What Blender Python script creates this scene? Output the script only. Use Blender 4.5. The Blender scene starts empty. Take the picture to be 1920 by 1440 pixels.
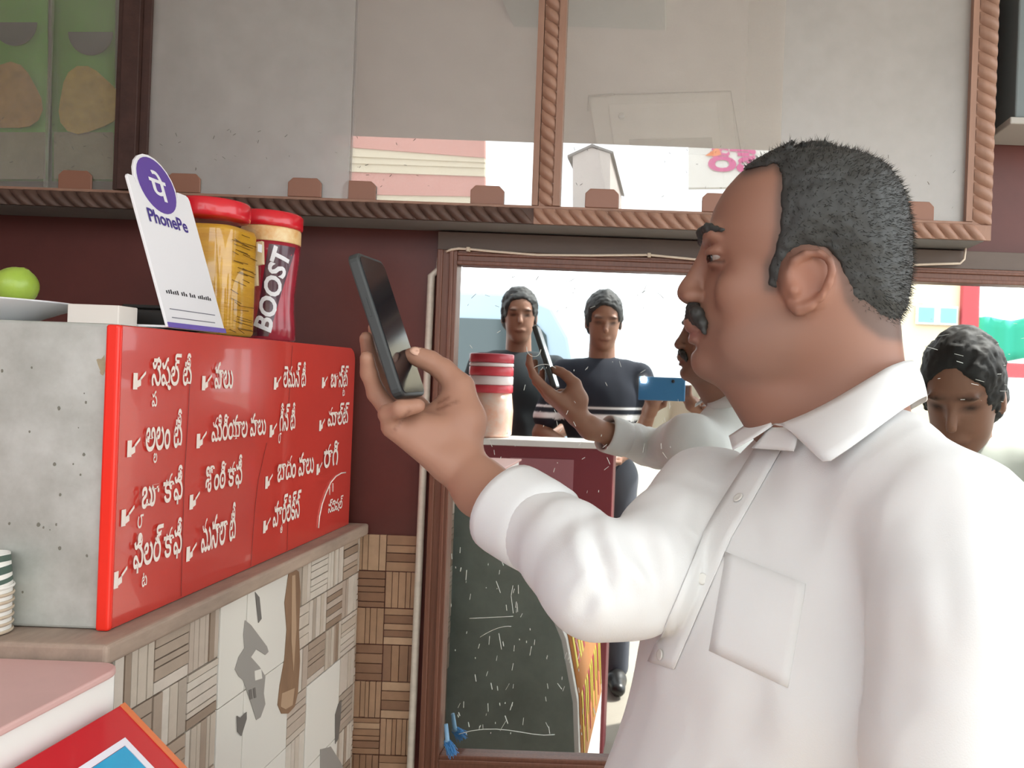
import bpy, bmesh, math, random
import numpy as np
from mathutils import Vector, Matrix, noise
random.seed(7); np.random.seed(7)
S = bpy.context.scene
COL = S.collection

# ------------------------------------------------------------------ camera, sky, sun, exposure
F = 1500.0; CX, CY = 1260.0, 715.0; ROLL = 0.037; CZ = 1.43
cr, sr = math.cos(ROLL), math.sin(ROLL)
camd = bpy.data.cameras.new('camera'); cam = bpy.data.objects.new('camera', camd); COL.objects.link(cam)
camd.sensor_width = 36.0; camd.lens = F / 1920 * 36
camd.shift_x = -(CX - 960) / 1920; camd.shift_y = (CY - 720) / 1920
camd.clip_start = 0.003; camd.clip_end = 200
cam.matrix_world = Matrix(((cr, -sr, 0, 0), (0, 0, -1, 0), (sr, cr, 0, CZ), (0, 0, 0, 1)))
S.camera = cam
W = bpy.data.worlds.new('world'); S.world = W; W.use_nodes = True
bg = W.node_tree.nodes['Background']; bg.inputs[0].default_value = (0.90, 0.965, 1.0, 1); bg.inputs[1].default_value = 2.1
sund = bpy.data.lights.new('sun', 'SUN'); sun = bpy.data.objects.new('sun', sund); COL.objects.link(sun)
sund.energy = 5.0; sund.angle = math.radians(3); sund.color = (1, .96, .9)
sun.rotation_euler = Vector((-0.62, 0.30, -0.95)).to_track_quat('-Z', 'Y').to_euler()
vs = S.view_settings; vs.view_transform = 'Standard'; vs.look = 'None'; vs.gamma = 1; vs.use_curve_mapping = False
vs.exposure = 0.88
S.cycles.max_bounces = 10; S.cycles.transparent_max_bounces = 12
S.cycles.sample_clamp_indirect = 6.0
S.cycles.use_denoising = True

# ------------------------------------------------------------------ helpers
def P(px, py, D):
    a = (px - CX) / F * D; b = (py - CY) / F * D
    return Vector((a * cr + b * sr, D, CZ + a * sr - b * cr))
YW = 1.42                                  # back wall
YG = 1.315                                 # cabinet glass
def V(px, py, D, y=YW):                    # what a mirror at Y = y shows at distance D stands here
    p = P(px, py, D); p.y = 2 * y - p.y; return p
def onX(px, py, x0):
    d = P(px, py, 1.0); d = Vector((d.x, 1.0, d.z - CZ)); t = x0 / d.x
    return Vector((x0, t, CZ + d.z * t))
def srgb(h):
    if isinstance(h, str):
        h = [int(h[i:i + 2], 16) for i in (0, 2, 4)]
    return tuple((c / 255 / 12.92) if c / 255 <= .04045 else ((c / 255 + .055) / 1.055) ** 2.4 for c in h) + (1,)
MATS = {}
def mat(name, col, rough=.5, metal=0, var=0, vscale=8, bump=0, bscale=60, spec=.5, stretch=None, col2=None, trans=0, emit=0, coat=0, attr=None, sss=0):
    if name in MATS: return MATS[name]
    m = bpy.data.materials.new(name); m.use_nodes = True; nt = m.node_tree; N = nt.nodes; L = nt.links
    b = N['Principled BSDF']; c = srgb(col)
    b.inputs['Base Color'].default_value = c; b.inputs['Roughness'].default_value = rough; b.inputs['Metallic'].default_value = metal
    b.inputs['Specular IOR Level'].default_value = spec; b.inputs['Coat Weight'].default_value = coat
    if sss: b.inputs['Subsurface Weight'].default_value = sss; b.inputs['Subsurface Radius'].default_value = (.01, .004, .002)
    if trans: b.inputs['Transmission Weight'].default_value = trans
    if emit: b.inputs['Emission Color'].default_value = c; b.inputs['Emission Strength'].default_value = emit
    if var or bump or attr:
        tc = N.new('ShaderNodeTexCoord'); mp = N.new('ShaderNodeMapping'); L.new(tc.outputs['Object'], mp.inputs[0])
        if stretch: mp.inputs['Scale'].default_value = stretch
    src = None
    if attr:
        at = N.new('ShaderNodeVertexColor'); at.layer_name = attr; src = at.outputs[0]
        L.new(src, b.inputs['Base Color'])
    if var:
        n = N.new('ShaderNodeTexNoise'); n.inputs['Scale'].default_value = vscale; n.inputs['Detail'].default_value = 6; n.inputs['Roughness'].default_value = .65
        L.new(mp.outputs[0], n.inputs[0])
        r = N.new('ShaderNodeMapRange'); r.inputs[1].default_value = .3; r.inputs[2].default_value = .7; L.new(n.outputs[0], r.inputs[0])
        mx = N.new('ShaderNodeMix'); mx.data_type = 'RGBA'
        c2 = srgb(col2) if col2 else tuple(x * (1 - var) for x in c[:3]) + (1,)
        mx.inputs[6].default_value = c; mx.inputs[7].default_value = c2
        if src:
            mx.blend_type = 'MULTIPLY'; L.new(src, mx.inputs[6]); mx.inputs[7].default_value = (1 - var,) * 3 + (1,)
        L.new(r.outputs[0], mx.inputs[0]); L.new(mx.outputs[2], b.inputs['Base Color'])
    if bump:
        n2 = N.new('ShaderNodeTexNoise'); n2.inputs['Scale'].default_value = bscale; n2.inputs['Detail'].default_value = 4
        L.new(mp.outputs[0], n2.inputs[0]); bp = N.new('ShaderNodeBump'); bp.inputs['Strength'].default_value = bump; bp.inputs['Distance'].default_value = .002
        L.new(n2.outputs[0], bp.inputs['Height']); L.new(bp.outputs[0], b.inputs['Normal'])
    MATS[name] = m; return m
def link(name, me, m=None, parent=None):
    o = bpy.data.objects.new(name, me); COL.objects.link(o)
    if m is not None:
        for k in (m if isinstance(m, (list, tuple)) else [m]): me.materials.append(k)
    if parent is not None:
        o.parent = parent
        o.matrix_parent_inverse = Matrix.Translation(-parent.location)
    return o
def tag(o, label, cat=None, group=None):
    o['label'] = label
    if cat: o['category'] = cat
    if group: o['group'] = group
    return o
def struct(o, label=None):
    o['kind'] = 'structure'
    if label: o['label'] = label
    return o
def thing(name, label, cat, loc, group=None):
    o = bpy.data.objects.new(name, None); COL.objects.link(o); o.location = loc; o.empty_display_size = .05
    return tag(o, label, cat, group)
class MB:
    def __init__(s): s.v = []; s.f = []; s.m = []; s.sm = []
    def add(s, vs_, fs, mi=0, smooth=False):
        k = len(s.v); s.v += [tuple(v) for v in vs_]
        for f in fs: s.f.append([i + k for i in f]); s.m.append(mi); s.sm.append(smooth)
        return s
    def box(s, lo, hi, mi=0):
        x0, y0, z0 = lo; x1, y1, z1 = hi
        return s.add([(x0,y0,z0),(x1,y0,z0),(x1,y1,z0),(x0,y1,z0),(x0,y0,z1),(x1,y0,z1),(x1,y1,z1),(x0,y1,z1)],
              [(0,3,2,1),(4,5,6,7),(0,1,5,4),(1,2,6,5),(2,3,7,6),(3,0,4,7)], mi)
    def obox(s, o, ex, ey, ez, mi=0):          # box from a corner and three edge vectors
        o = Vector(o); vs_ = [o, o+ex, o+ex+ey, o+ey, o+ez, o+ex+ez, o+ex+ey+ez, o+ey+ez]
        fs = [(0,3,2,1),(4,5,6,7),(0,1,5,4),(1,2,6,5),(2,3,7,6),(3,0,4,7)]
        if ex.cross(ey).dot(ez) < 0: fs = [f[::-1] for f in fs]
        return s.add(vs_, fs, mi)
    def prism(s, pts, n, mi=0):                # polygon (3D points) pushed along n
        k = len(pts); n = Vector(n); pts = [Vector(p) for p in pts]
        area = sum((pts[i].cross(pts[(i+1) % k]) for i in range(k)), Vector())
        if area.dot(n) < 0: pts = pts[::-1]
        s.add(pts + [p + n for p in pts], [list(range(k))[::-1], list(range(k, 2*k))] + [(i, (i+1) % k, (i+1) % k + k, i + k) for i in range(k)], mi)
        return s
    def tube(s, pts, r, n=10, mi=0, smooth=True):
        pts = [Vector(p) for p in pts]; rr = r if isinstance(r, (list, tuple)) else [r] * len(pts)
        vs_ = []; ref = None
        for i, p in enumerate(pts):
            t = (pts[min(i+1, len(pts)-1)] - pts[max(i-1, 0)]).normalized()
            if ref is None: ref = Vector((0,0,1)) if abs(t.z) < .9 else Vector((1,0,0))
            u = (ref - t * ref.dot(t)).normalized(); w = t.cross(u); ref = u
            for k in range(n):
                a = 2*math.pi*k/n; vs_.append(p + (u*math.cos(a) + w*math.sin(a)) * rr[i])
        fs = []
        for i in range(len(pts)-1):
            for k in range(n): fs.append((i*n+k, i*n+(k+1) % n, (i+1)*n+(k+1) % n, (i+1)*n+k))
        fs.append(list(range(n))[::-1]); fs.append(list(range((len(pts)-1)*n, len(pts)*n)))
        return s.add(vs_, fs, mi, smooth)
    def lathe(s, c, prof, n=32, mi=0, sx=1, sy=1, smooth=True, power=2):
        vs_ = []
        for r, z in prof:
            for k in range(n):
                a = 2*math.pi*k/n; ca, sa = math.cos(a), math.sin(a)
                q = (abs(ca)**power + abs(sa)**power) ** (-1/power)
                vs_.append((c[0]+r*ca*q*sx, c[1]+r*sa*q*sy, c[2]+z))
        fs = []
        for i in range(len(prof)-1):
            for k in range(n): fs.append((i*n+k, i*n+(k+1) % n, (i+1)*n+(k+1) % n, (i+1)*n+k))
        if prof[0][0] > 1e-6: fs.append(list(range(n))[::-1])
        if prof[-1][0] > 1e-6: fs.append(list(range((len(prof)-1)*n, len(prof)*n)))
        return s.add(vs_, fs, mi, smooth)
    def grid(s, rows, mi=0, smooth=True, closed=False):
        n = len(rows[0]); vs_ = [p for r in rows for p in r]; fs = []
        for i in range(len(rows)-1):
            for k in range(n if closed else n-1): fs.append((i*n+k, i*n+(k+1) % n, (i+1)*n+(k+1) % n, (i+1)*n+k))
        return s.add(vs_, fs, mi, smooth)
    def build(s, name, m, parent=None, bevel=0, seg=2, solid=0, subsurf=0):
        me = bpy.data.meshes.new(name); me.from_pydata(s.v, [], s.f)
        me.polygons.foreach_set('material_index', s.m); me.polygons.foreach_set('use_smooth', s.sm); me.update()
        o = link(name, me, m, parent)
        if subsurf: md = o.modifiers.new('sub', 'SUBSURF'); md.levels = md.render_levels = subsurf
        if solid: md = o.modifiers.new('solid', 'SOLIDIFY'); md.thickness = solid; md.offset = 0
        if bevel:
            md = o.modifiers.new('bevel', 'BEVEL'); md.width = bevel; md.segments = seg; md.limit_method = 'ANGLE'; md.harden_normals = False
        return o
def text_mesh(body, size=1.0, offset=0.0):
    c = bpy.data.curves.new('lettering', 'FONT'); c.body = body; c.resolution_u = 3; c.offset = offset
    o = bpy.data.objects.new('lettering', c); COL.objects.link(o)
    dg = bpy.context.evaluated_depsgraph_get(); me = bpy.data.meshes.new_from_object(o.evaluated_get(dg))
    bpy.data.objects.remove(o); bpy.data.curves.remove(c)
    v = np.empty(len(me.vertices) * 3); me.vertices.foreach_get('co', v); v = v.reshape(-1, 3) * size
    fs = [list(p.vertices) for p in me.polygons]; bpy.data.meshes.remove(me)
    par = list(range(len(v)))
    def find(i):
        while par[i] != i: par[i] = par[par[i]]; i = par[i]
        return i
    for f in fs:
        r0 = find(f[0])
        for j in f[1:]: par[find(j)] = r0
    ids = {}
    for i in range(len(v)): v[i, 2] = ids.setdefault(find(i), len(ids)) * .00005          # overlapping strokes lie one over the other
    return v, fs
def put_text(mb, body, o, ex, ey, width, height, nrm, mi=0, subs=(), offset=.012):
    """body laid on the plane (o; ex along, ey up) so that it fills width x height; subs = (text, scale, x, y) in the same unit box"""
    v, fs = text_mesh(body, 1, offset)
    lo = v.min(0); hi = v.max(0); w0 = hi[0] - lo[0]; kx = width / w0; ky = height / max(.01, hi[1] - lo[1])
    def lay(vv, ff, dx=0, dy=0, s=1):
        un = nrm.normalized(); pts = [Vector(o) + ex * (((q[0]-lo[0])*s + dx) * kx) + ey * (((q[1]-lo[1])*s + dy) * ky) + nrm + un * float(q[2]) for q in vv]
        mb.add(pts, ff, mi)
    lay(v, fs)
    for t, s, fx, fy in subs:
        v2, f2 = text_mesh(t, 1, offset); v2 = v2 - np.array([v2[:,0].min(), v2[:,1].min(), 0]) + np.array([lo[0], lo[1], 0])
        lay(v2, f2, fx * w0, fy * (hi[1]-lo[1]), s)

# ------------------------------------------------------------------ implicit bodies (smooth unions of rounded shapes, meshed once)
try:
    import openvdb as vdb
except Exception:
    import pyopenvdb as vdb
class Vol:
    def __init__(s, lo, hi, h):
        s.lo = np.array(lo, float); s.h = h; s.n = np.maximum(2, np.ceil((np.array(hi) - s.lo) / h).astype(int))
        s.a = np.full(s.n, .06, np.float32)
    def _sub(s, lo, hi, pad):
        i0 = np.clip(np.floor((np.array(lo) - pad - s.lo) / s.h).astype(int), 0, s.n); i1 = np.clip(np.ceil((np.array(hi) + pad - s.lo) / s.h).astype(int) + 1, 0, s.n)
        if np.any(i1 <= i0): return None, None
        sl = tuple(slice(a, b) for a, b in zip(i0, i1))
        g = [s.lo[k] + s.h * np.arange(i0[k], i1[k], dtype=np.float32) for k in range(3)]
        return sl, np.stack(np.meshgrid(*g, indexing='ij'), -1).astype(np.float32)
    def op(s, fn, lo, hi, k=.01, mode='u', pad=None):
        sl, p = s._sub(lo, hi, (k + 4 * s.h) if pad is None else pad)
        if sl is None: return
        d = fn(p); a = s.a[sl]
        if mode == 'u':
            h = np.clip(.5 + .5 * (a - d) / k, 0, 1); s.a[sl] = a * (1-h) + d * h - k * h * (1-h)
        else:
            d = -d; h = np.clip(.5 - .5 * (a - d) / k, 0, 1); s.a[sl] = a * (1-h) + d * h + k * h * (1-h)
    def cap(s, a, b, ra, rb=None, k=.01, mode='u', flat=None):
        rb = ra if rb is None else rb; a = np.array(a, np.float32); b = np.array(b, np.float32); r = max(ra, rb)
        ab = b - a; L = float(ab @ ab) + 1e-12
        def fn(p):
            q = p - a; t = np.clip((q @ ab) / L, 0, 1)
            return np.linalg.norm(q - t[..., None] * ab, axis=-1) - (ra + (rb - ra) * t)
        s.op(fn, np.minimum(a, b) - r, np.maximum(a, b) + r, k, mode)
    def chain(s, pts, rs, k=.006):
        for i in range(len(pts) - 1): s.cap(pts[i], pts[i+1], rs[i], rs[i+1], k)
    def ell(s, c, r, R=None, k=.01, mode='u'):
        c = np.array(c, np.float32); r = np.array(r, np.float32); R = np.eye(3, dtype=np.float32) if R is None else np.array(R, np.float32)  # columns = axes
        def fn(p):
            q = (p - c) @ R; k0 = np.linalg.norm(q / r, axis=-1); k1 = np.linalg.norm(q / (r*r), axis=-1)
            return k0 * (k0 - 1) / np.maximum(k1, 1e-6)
        m = r.max() * np.ones(3); s.op(fn, c - m, c + m, k, mode)
    def mesh(s, disp=None):
        g = vdb.FloatGrid(.06); g.copyFromArray(np.ascontiguousarray(s.a)); pts, quads = g.convertToQuads(isovalue=0.0)
        v = np.asarray(pts, float) * s.h + s.lo; q = np.asarray(quads, int)
        a, b, c, d = (v[q[:, i]] for i in range(4)); nrm = np.cross(c - a, d - b)
        vol = np.einsum('ij,ij->i', (a + b + c + d) / 4 - v.mean(0), nrm).sum()
        if vol < 0: q = q[:, ::-1]; nrm = -nrm
        vn = np.zeros_like(v)
        for i in range(4): np.add.at(vn, q[:, i], nrm)
        vn /= np.maximum(np.linalg.norm(vn, axis=1, keepdims=True), 1e-12)
        if disp is not None: v = v + vn * disp(v, vn)[:, None]
        return v, q, vn
def vmesh(name, v, q, m, parent=None, color=None):
    me = bpy.data.meshes.new(name); me.vertices.add(len(v)); me.vertices.foreach_set('co', v.ravel())
    me.loops.add(q.size); me.loops.foreach_set('vertex_index', q.ravel().astype(np.int32)); me.polygons.add(len(q))
    me.polygons.foreach_set('loop_start', np.arange(0, q.size, 4, dtype=np.int32)); me.polygons.foreach_set('use_smooth', np.ones(len(q), bool))
    me.update(calc_edges=True); me.validate()
    if color is not None:
        ca = me.color_attributes.new('tint', 'FLOAT_COLOR', 'POINT')
        ca.data.foreach_set('color', np.concatenate([color, np.ones((len(v), 1))], 1).astype(np.float32).ravel())
    return link(name, me, m, parent)
def nz(v, s, seed=0, aniso=(1, 1, 1)):
    a = np.array(aniso) * s
    return np.array([noise.noise(Vector(p)) for p in (v * a + seed * 7.13)])
def poly_sd(x, y, poly):
    poly = np.array(poly, np.float32); d = np.full(x.shape, 1e9, np.float32); ins = np.zeros(x.shape, bool); n = len(poly)
    for i in range(n):
        a, b = poly[i], poly[(i+1) % n]; ex, ey = b - a; wx, wy = x - a[0], y - a[1]
        t = np.clip((wx*ex + wy*ey) / (ex*ex + ey*ey + 1e-12), 0, 1); d = np.minimum(d, (wx - ex*t)**2 + (wy - ey*t)**2)
        c = ((a[1] > y) != (b[1] > y)) & (x < (b[0]-a[0]) * (y - a[1]) / (b[1] - a[1] + 1e-12) + a[0]); ins ^= c
    d = np.sqrt(d); return np.where(ins, -d, d)

# ------------------------------------------------------------------ materials
M_maroon = mat('maroon_wall_paint', '68352f', .45, var=.35, vscale=4, bump=.15, bscale=30)
M_ceil = mat('grey_white_ceiling_paint', 'd8d4ce', .7, var=.12, vscale=3)
M_ground = mat('pale_concrete', '979084', .9, var=.2, vscale=2, bump=.3, bscale=20)
M_wood = mat('carved_wood', 'a47d69', .5, var=.3, vscale=30, stretch=(1, 1, .2), bump=.3, bscale=80)
M_wooddark = mat('dark_stile_wood', '4a3029', .6, var=.4, vscale=30, bump=.4, bscale=60)  # darker wood for the first cabinet stile
M_frame = mat('mirror_frame_wood', '7a4f3e', .4, var=.3, vscale=40, stretch=(6, 6, .25), bump=.3, bscale=50)
M_laminate = mat('white_laminate', 'e3dedb', .5, var=.08, vscale=5)
M_tab = mat('brown_laminate_tab', '8e6350', .4)
M_pvc = mat('cream_pvc', 'd8cdbf', .35, var=.2, vscale=30, stretch=(1, 1, 2))
M_cable = mat('white_cable', 'd9c7b3', .4)
M_galv = mat('galvanised_steel', 'd2d5d0', .45, metal=.3, var=.3, vscale=11, col2='a9aba3', bump=.15, bscale=25)
M_red = mat('red_acrylic', 'cf4036', .2, var=.15, vscale=3, coat=.4)
M_rededge = mat('bright_red_edge', 'ee2d1c', .3)  # light caught by the panel's edge put into a brighter red
M_letter = mat('off_white_letter', 'f4e6dc', .5)
M_ledge = mat('worn_ledge_stone', 'bda592', .6, var=.4, vscale=14, stretch=(1, .3, 1), bump=.3, bscale=40, col2='87766a')
M_pink = mat('pink_top_cover', 'd8aea8', .45, var=.12, vscale=6)
M_white = mat('white_enamel', 'eceae6', .3)
M_white2 = mat('white_card', 'e9e7ea', .35)
M_purple = mat('purple_print', '5f4299', .4)
M_ink = mat('dark_blue_ink', '241c58', .5)
M_black = mat('black_ink', '16161c', .5)
M_redlid = mat('red_plastic_lid', 'd01f2c', .25, coat=.3)
M_steel = mat('steel', 'bfc1c2', .25, metal=1)

# ------------------------------------------------------------------ the shop shell
struct(MB().box((-1.7, YW, 0), (1.75, YW + .1, 2.5)).build('wall_back', M_maroon), 'dark maroon painted wall behind the cabinet and the mirror')
struct(MB().box((-1.8, -1.3, 0), (-1.7, YW + .1, 3.0)).build('wall_left', M_maroon))  # unseen wall, run further back to keep sky light off the face
struct(MB().box((-1.8, -.55, 2.36), (1.05, YW + .1, 2.5)).build('ceiling', M_ceil))
struct(MB().box((-40, -40, -.1), (40, 12, 0)).build('floor', M_ground))

# ------------------------------------------------------------------ wall cabinet with sliding glass
def zr(z): return CZ + z
def rope(mb, p0, p1, depth_dir, wid_dir, w, d, pitch, slant):
    """carved rope moulding: a run of slanted rounded ridges from p0 to p1"""
    p0, p1 = Vector(p0), Vector(p1); L = (p1 - p0).length; t = (p1 - p0) / L; n = int(L / pitch)
    wid_dir = Vector(wid_dir); dd = Vector(depth_dir)
    mb.obox(p0 - wid_dir*w/2, t*L, wid_dir*w, dd*d*.4)
    for i in range(n):
        rows = []
        for u in (0, .18, .4, .65, .88, 1.0):
            hgt = d * (.35 + .65 * math.sin(math.pi * min(1, u*.98 + .01)) ** .6)
            row = []
            for q in (-.5, -.3, 0, .3, .5):
                s_ = (i + u) * pitch + q * slant
                s_ = min(max(s_, 0), L); e = 1 - (abs(q) * 1.7) ** 3 * .6
                row.append(p0 + t*s_ + wid_dir*(w*q) + dd*(hgt*e))
            rows.append(row)
        mb.grid(rows)
cab_x0, cab_x1, cab_top, cab_bot = -1.45, .512, zr(.78), zr(.249)
cab = thing('wall_cabinet', 'wall cabinet with carved rope-pattern wooden frame and sliding glass panes above the mirror', 'cabinet', (-.47, 1.36, cab_bot))
MB().box((cab_x0, 1.395, cab_bot + .012), (cab_x1 - .006, YW, cab_top)).build('back_panel', M_laminate, cab)
MB().box((cab_x0, 1.327, cab_bot + .002), (cab_x1 - .004, 1.418, cab_bot + .0118)).build('bottom_board', mat('grey_underside', '8d8a85', .6, var=.2), cab)
MB().box((cab_x1 - .012, 1.325, cab_bot + .023), (cab_x1 - .002, 1.395, cab_top)).build('side_board', mat('side_wood', '8f7a6c', .5, var=.2), cab)
MB().box((cab_x0, 1.325, cab_top - .015), (cab_x1 - .013, 1.395, cab_top)).build('top_board', M_laminate, cab)
# frame: bottom rail, three stiles
Y0 = 1.30
for xa, xb, mm, lab in ((cab_x0, -.236, mat('dark_carved_wood', '5d4439', .6, var=.4, vscale=30, bump=.3, bscale=60), 'darker length of the carved bottom rail'), (-.2358, cab_x1, M_wood, None)):  # rail in two lengths, the first darker than the second
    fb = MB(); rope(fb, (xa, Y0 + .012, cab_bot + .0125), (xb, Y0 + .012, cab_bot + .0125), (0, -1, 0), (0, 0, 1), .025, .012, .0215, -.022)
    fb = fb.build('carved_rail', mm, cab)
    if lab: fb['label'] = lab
MB().box((cab_x0, Y0 + .008, cab_bot + .0252), (cab_x1 - .03, Y0 + .024, cab_bot + .030)).build('pane_track', M_wood, cab, .001)
for i, (xa, xb, mm) in enumerate([(-.925, -.872, M_wooddark), (-.240, -.194, M_wood), (.470, .512, M_wood)]):
    wd = xb - xa; st = MB()
    st.box((xa, Y0 + .006, cab_bot + .0302), (xa + .010, Y0 + .026, cab_top))
    if i == 1: st.box((xb - .011, Y0 + .004, cab_bot + .0302), (xb, Y0 + .026, cab_top))
    xr0 = xa + .011; xr1 = (xb - .0115) if i == 1 else xb
    if i == 0:
        st.box((xr0, Y0, cab_bot + .0302), (xr1 - .014, Y0 + .022, cab_top)); st.box((xr1 - .0135, Y0 + .008, cab_bot + .0302), (xr1, Y0 + .026, cab_top))
    else:
        rope(st, ((xr0 + xr1)/2, Y0 + .014, cab_bot + .0255 if i == 2 else cab_bot + .030), ((xr0 + xr1)/2, Y0 + .014, cab_top), (0, -1, 0), (-1, 0, 0), xr1 - xr0, .013, .0215, .013)
    st.build('carved_stile', mm, cab, .0008 if i == 0 else 0)
# panes
def glass(name, refl, rough, tint=(1, 1, 1, 1), dust=0):
    m = bpy.data.materials.new(name); m.use_nodes = True; nt = m.node_tree; nt.nodes.clear(); N = nt.nodes; L = nt.links
    o = N.new('ShaderNodeOutputMaterial'); mx = N.new('ShaderNodeMixShader'); tr = N.new('ShaderNodeBsdfTransparent'); gl = N.new('ShaderNodeBsdfGlossy')
    tr.inputs[0].default_value = tint; gl.inputs['Roughness'].default_value = rough; gl.inputs[0].default_value = (1, 1, 1, 1)
    mx.inputs[0].default_value = refl; L.new(tr.outputs[0], mx.inputs[1]); L.new(gl.outputs[0], mx.inputs[2])
    if dust:
        df = N.new('ShaderNodeBsdfDiffuse'); df.inputs[0].default_value = srgb('c2bdb9'); m2 = N.new('ShaderNodeMixShader')
        tc = N.new('ShaderNodeTexCoord'); nn = N.new('ShaderNodeTexNoise'); nn.inputs['Scale'].default_value = 14; nn.inputs['Detail'].default_value = 8
        L.new(tc.outputs['Object'], nn.inputs[0]); mr = N.new('ShaderNodeMapRange'); mr.inputs[1].default_value = .3; mr.inputs[2].default_value = .8; mr.inputs[3].default_value = dust*.75; mr.inputs[4].default_value = dust*1.1
        L.new(nn.outputs[0], mr.inputs[0]); L.new(mr.outputs[0], m2.inputs[0]); L.new(mx.outputs[0], m2.inputs[1]); L.new(df.outputs[0], m2.inputs[2]); L.new(m2.outputs[0], o.inputs[0])
    else: L.new(mx.outputs[0], o.inputs[0])
    return m
G_clear = glass('clean_cabinet_glass', .34, .01, (.96, .96, .96, 1), .12)
G_dusty = glass('dusty_cabinet_glass', .12, .30, (.93, .93, .93, 1), .38)
G_left = glass('cloudy_cabinet_glass', .08, .16, (.94, .95, .92, 1), .16)
pz0, pz1 = cab_bot + .030, cab_top - .016
def px_x(px, py=250): return P(px, py, 1.318).x
panes = [('left_a', px_x(-140), px_x(95), 1.312, G_left), ('left_b', px_x(84), px_x(226), 1.3185, G_left),
         ('mid_a', px_x(272), px_x(659), 1.312, G_dusty), ('mid_b', px_x(603), px_x(1008), 1.3185, G_clear),
         ('right_a', px_x(1052), px_x(1464), 1.312, G_clear), ('right_b', px_x(1396), px_x(1832), 1.3185, G_dusty)]
tabs = {'left_b': [142], 'mid_a': [345, 572], 'mid_b': [674, 914], 'right_a': [1129, 1348], 'right_b': [1720]}
for nm, xa, xb, y, g in panes:
    p = MB().box((xa, y, pz0), (xb, y + .004, pz1)).build('glass_pane', g, cab)
    for t in tabs.get(nm, []):
        xc = P(t, 370, y).x; w, h = .0275, .031; z0 = pz0 + .0005; c = .008
        MB().prism([(xc - w, y - .0035, z0), (xc + w, y - .0035, z0), (xc + w, y - .0035, z0 + h - c), (xc + w - c, y - .0035, z0 + h), (xc - w + c, y - .0035, z0 + h), (xc - w, y - .0035, z0 + h - c)],
                   (0, .003, 0)).build('grip_tab', M_tab, p, .001)
    e = MB()                                    # small scratches and chips low on the glass
    for k in range(26):
        x = random.uniform(xa + .01, xb - .01); z = pz0 + random.uniform(.01, .11) ** 1.0; l = random.uniform(.001, .006); a = random.uniform(0, 3)
        d = Vector((math.cos(a), 0, math.sin(a))) * l; e.obox((x, y - .0004, z), d, Vector((-d.z, 0, d.x)) * .14, Vector((0, .0003, 0)))
    e = e.build('scratch', mat('dark_scratch', '5a5751', .8), p); e['kind'] = 'stuff'
# the white plastic panel with one screw standing inside
pn = thing('switchboard', 'white plastic switchboard cover with one screw standing inside the cabinet behind the glass', 'switchboard', P(1240, 380, 1.37))
def Q(px, py, D=1.37): return P(px, py, D)
MB().prism([Q(1102, 178), Q(1372, 172), Q(1392, 385), Q(1140, 388)], (0, .016, 0)).build('body', mat('panel_white', 'd8d7d0', .4), pn, .002)
MB().prism([Q(1140, 196, 1.369), Q(1345, 190, 1.369), Q(1362, 380, 1.369), Q(1165, 380, 1.369)], (0, -.004, 0)).build('raised_face', mat('panel_face', 'e0dfd8', .4), pn, .002)
MB().prism([Q(1180, 262, 1.364), Q(1335, 258, 1.364), Q(1338, 290, 1.364), Q(1182, 292, 1.364)], (0, -.002, 0)).build('slot', mat('slot_grey', '8f8f8a', .5), pn)
MB().lathe((0, 0, 0), [(.0055, 0), (.0055, .002), (.004, .003)], 16).build('screw', M_steel, None)
scr = bpy.data.objects['screw']; scr.parent = pn; scr.rotation_euler = (math.pi/2, 0, 0); scr.location = Q(1165, 218, 1.364) - pn.location
MB().tube([Q(1150, 177, 1.367), Q(1370, 171, 1.367), Q(1392, 300, 1.367), Q(1394, 380, 1.367)], .0011, 6).build('edge_seal', mat('dark_clip', '5b5a57', .5), pn)
MB().tube([Q(1103, 208, 1.366), Q(1104, 180, 1.366), Q(1150, 177, 1.366)], .0022, 6).build('corner_clip', mat('dark_clip', '5b5a57', .5), pn)
# green packets in the far section
M_pk = mat('green_packet_foil', '6fb04a', .35, var=.2, vscale=5)
for i, (xa, xb) in enumerate([(-75, 90), (98, 216)]):
    r_ = thing('noodle_packet', ['green food packet with a dark bowl print beside the glass edge', 'green food packet with a dark bowl print next to the dark stile'][i], 'packet', P((xa + xb)/2, 345, 1.35))
    def q(u, v_, D=1.36): return P(xa + (xb - xa) * u, -60 + 400 * v_, D)
    rows = [[q(u/6, v_/8, 1.36 - .012 * math.sin(math.pi*u/6) * math.sin(math.pi*v_/8)) for u in range(7)] for v_ in range(9)]
    MB().grid(rows).build('pouch', M_pk, r_, solid=.002)
    def blob(cx, cy, rx, ry, D, half=False, seed=0):
        pts = []
        for k in range(20):
            a = math.pi * (k / 19) if half else 2*math.pi*k/20
            w = 1 + .0 if half else 1 + .12*math.sin(3*a + seed)
            pts.append(P(cx + rx*w*math.cos(a), cy + ry*w*math.sin(a), D))
        return pts
    cx = [28, 170][i]; cy = [42, 60][i]
    MB().prism(blob(cx, cy, 42, 44, 1.3452, True), (0, -.0006, 0)).build('bowl_print', mat('dark_bowl_print', '5c6160', .5), r_)
    MB().prism(blob([20, 165][i], [185, 190][i], 58, 62, 1.3455, seed=i), (0, -.0006, 0)).build('noodle_print', mat(['noodle_tan', 'noodle_yellow'][i], ['c49a58', 'cfae52'][i], .5, var=.35, vscale=60), r_)
    MB().prism([q(.03, .77, 1.352), q(.97, .77, 1.352), q(.97, .99, 1.352), q(.03, .99, 1.352)], (0, -.0008, 0)).build('label_band', mat('grey_cream_label', 'a49f86', .5, var=.3, vscale=20), r_)

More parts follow.
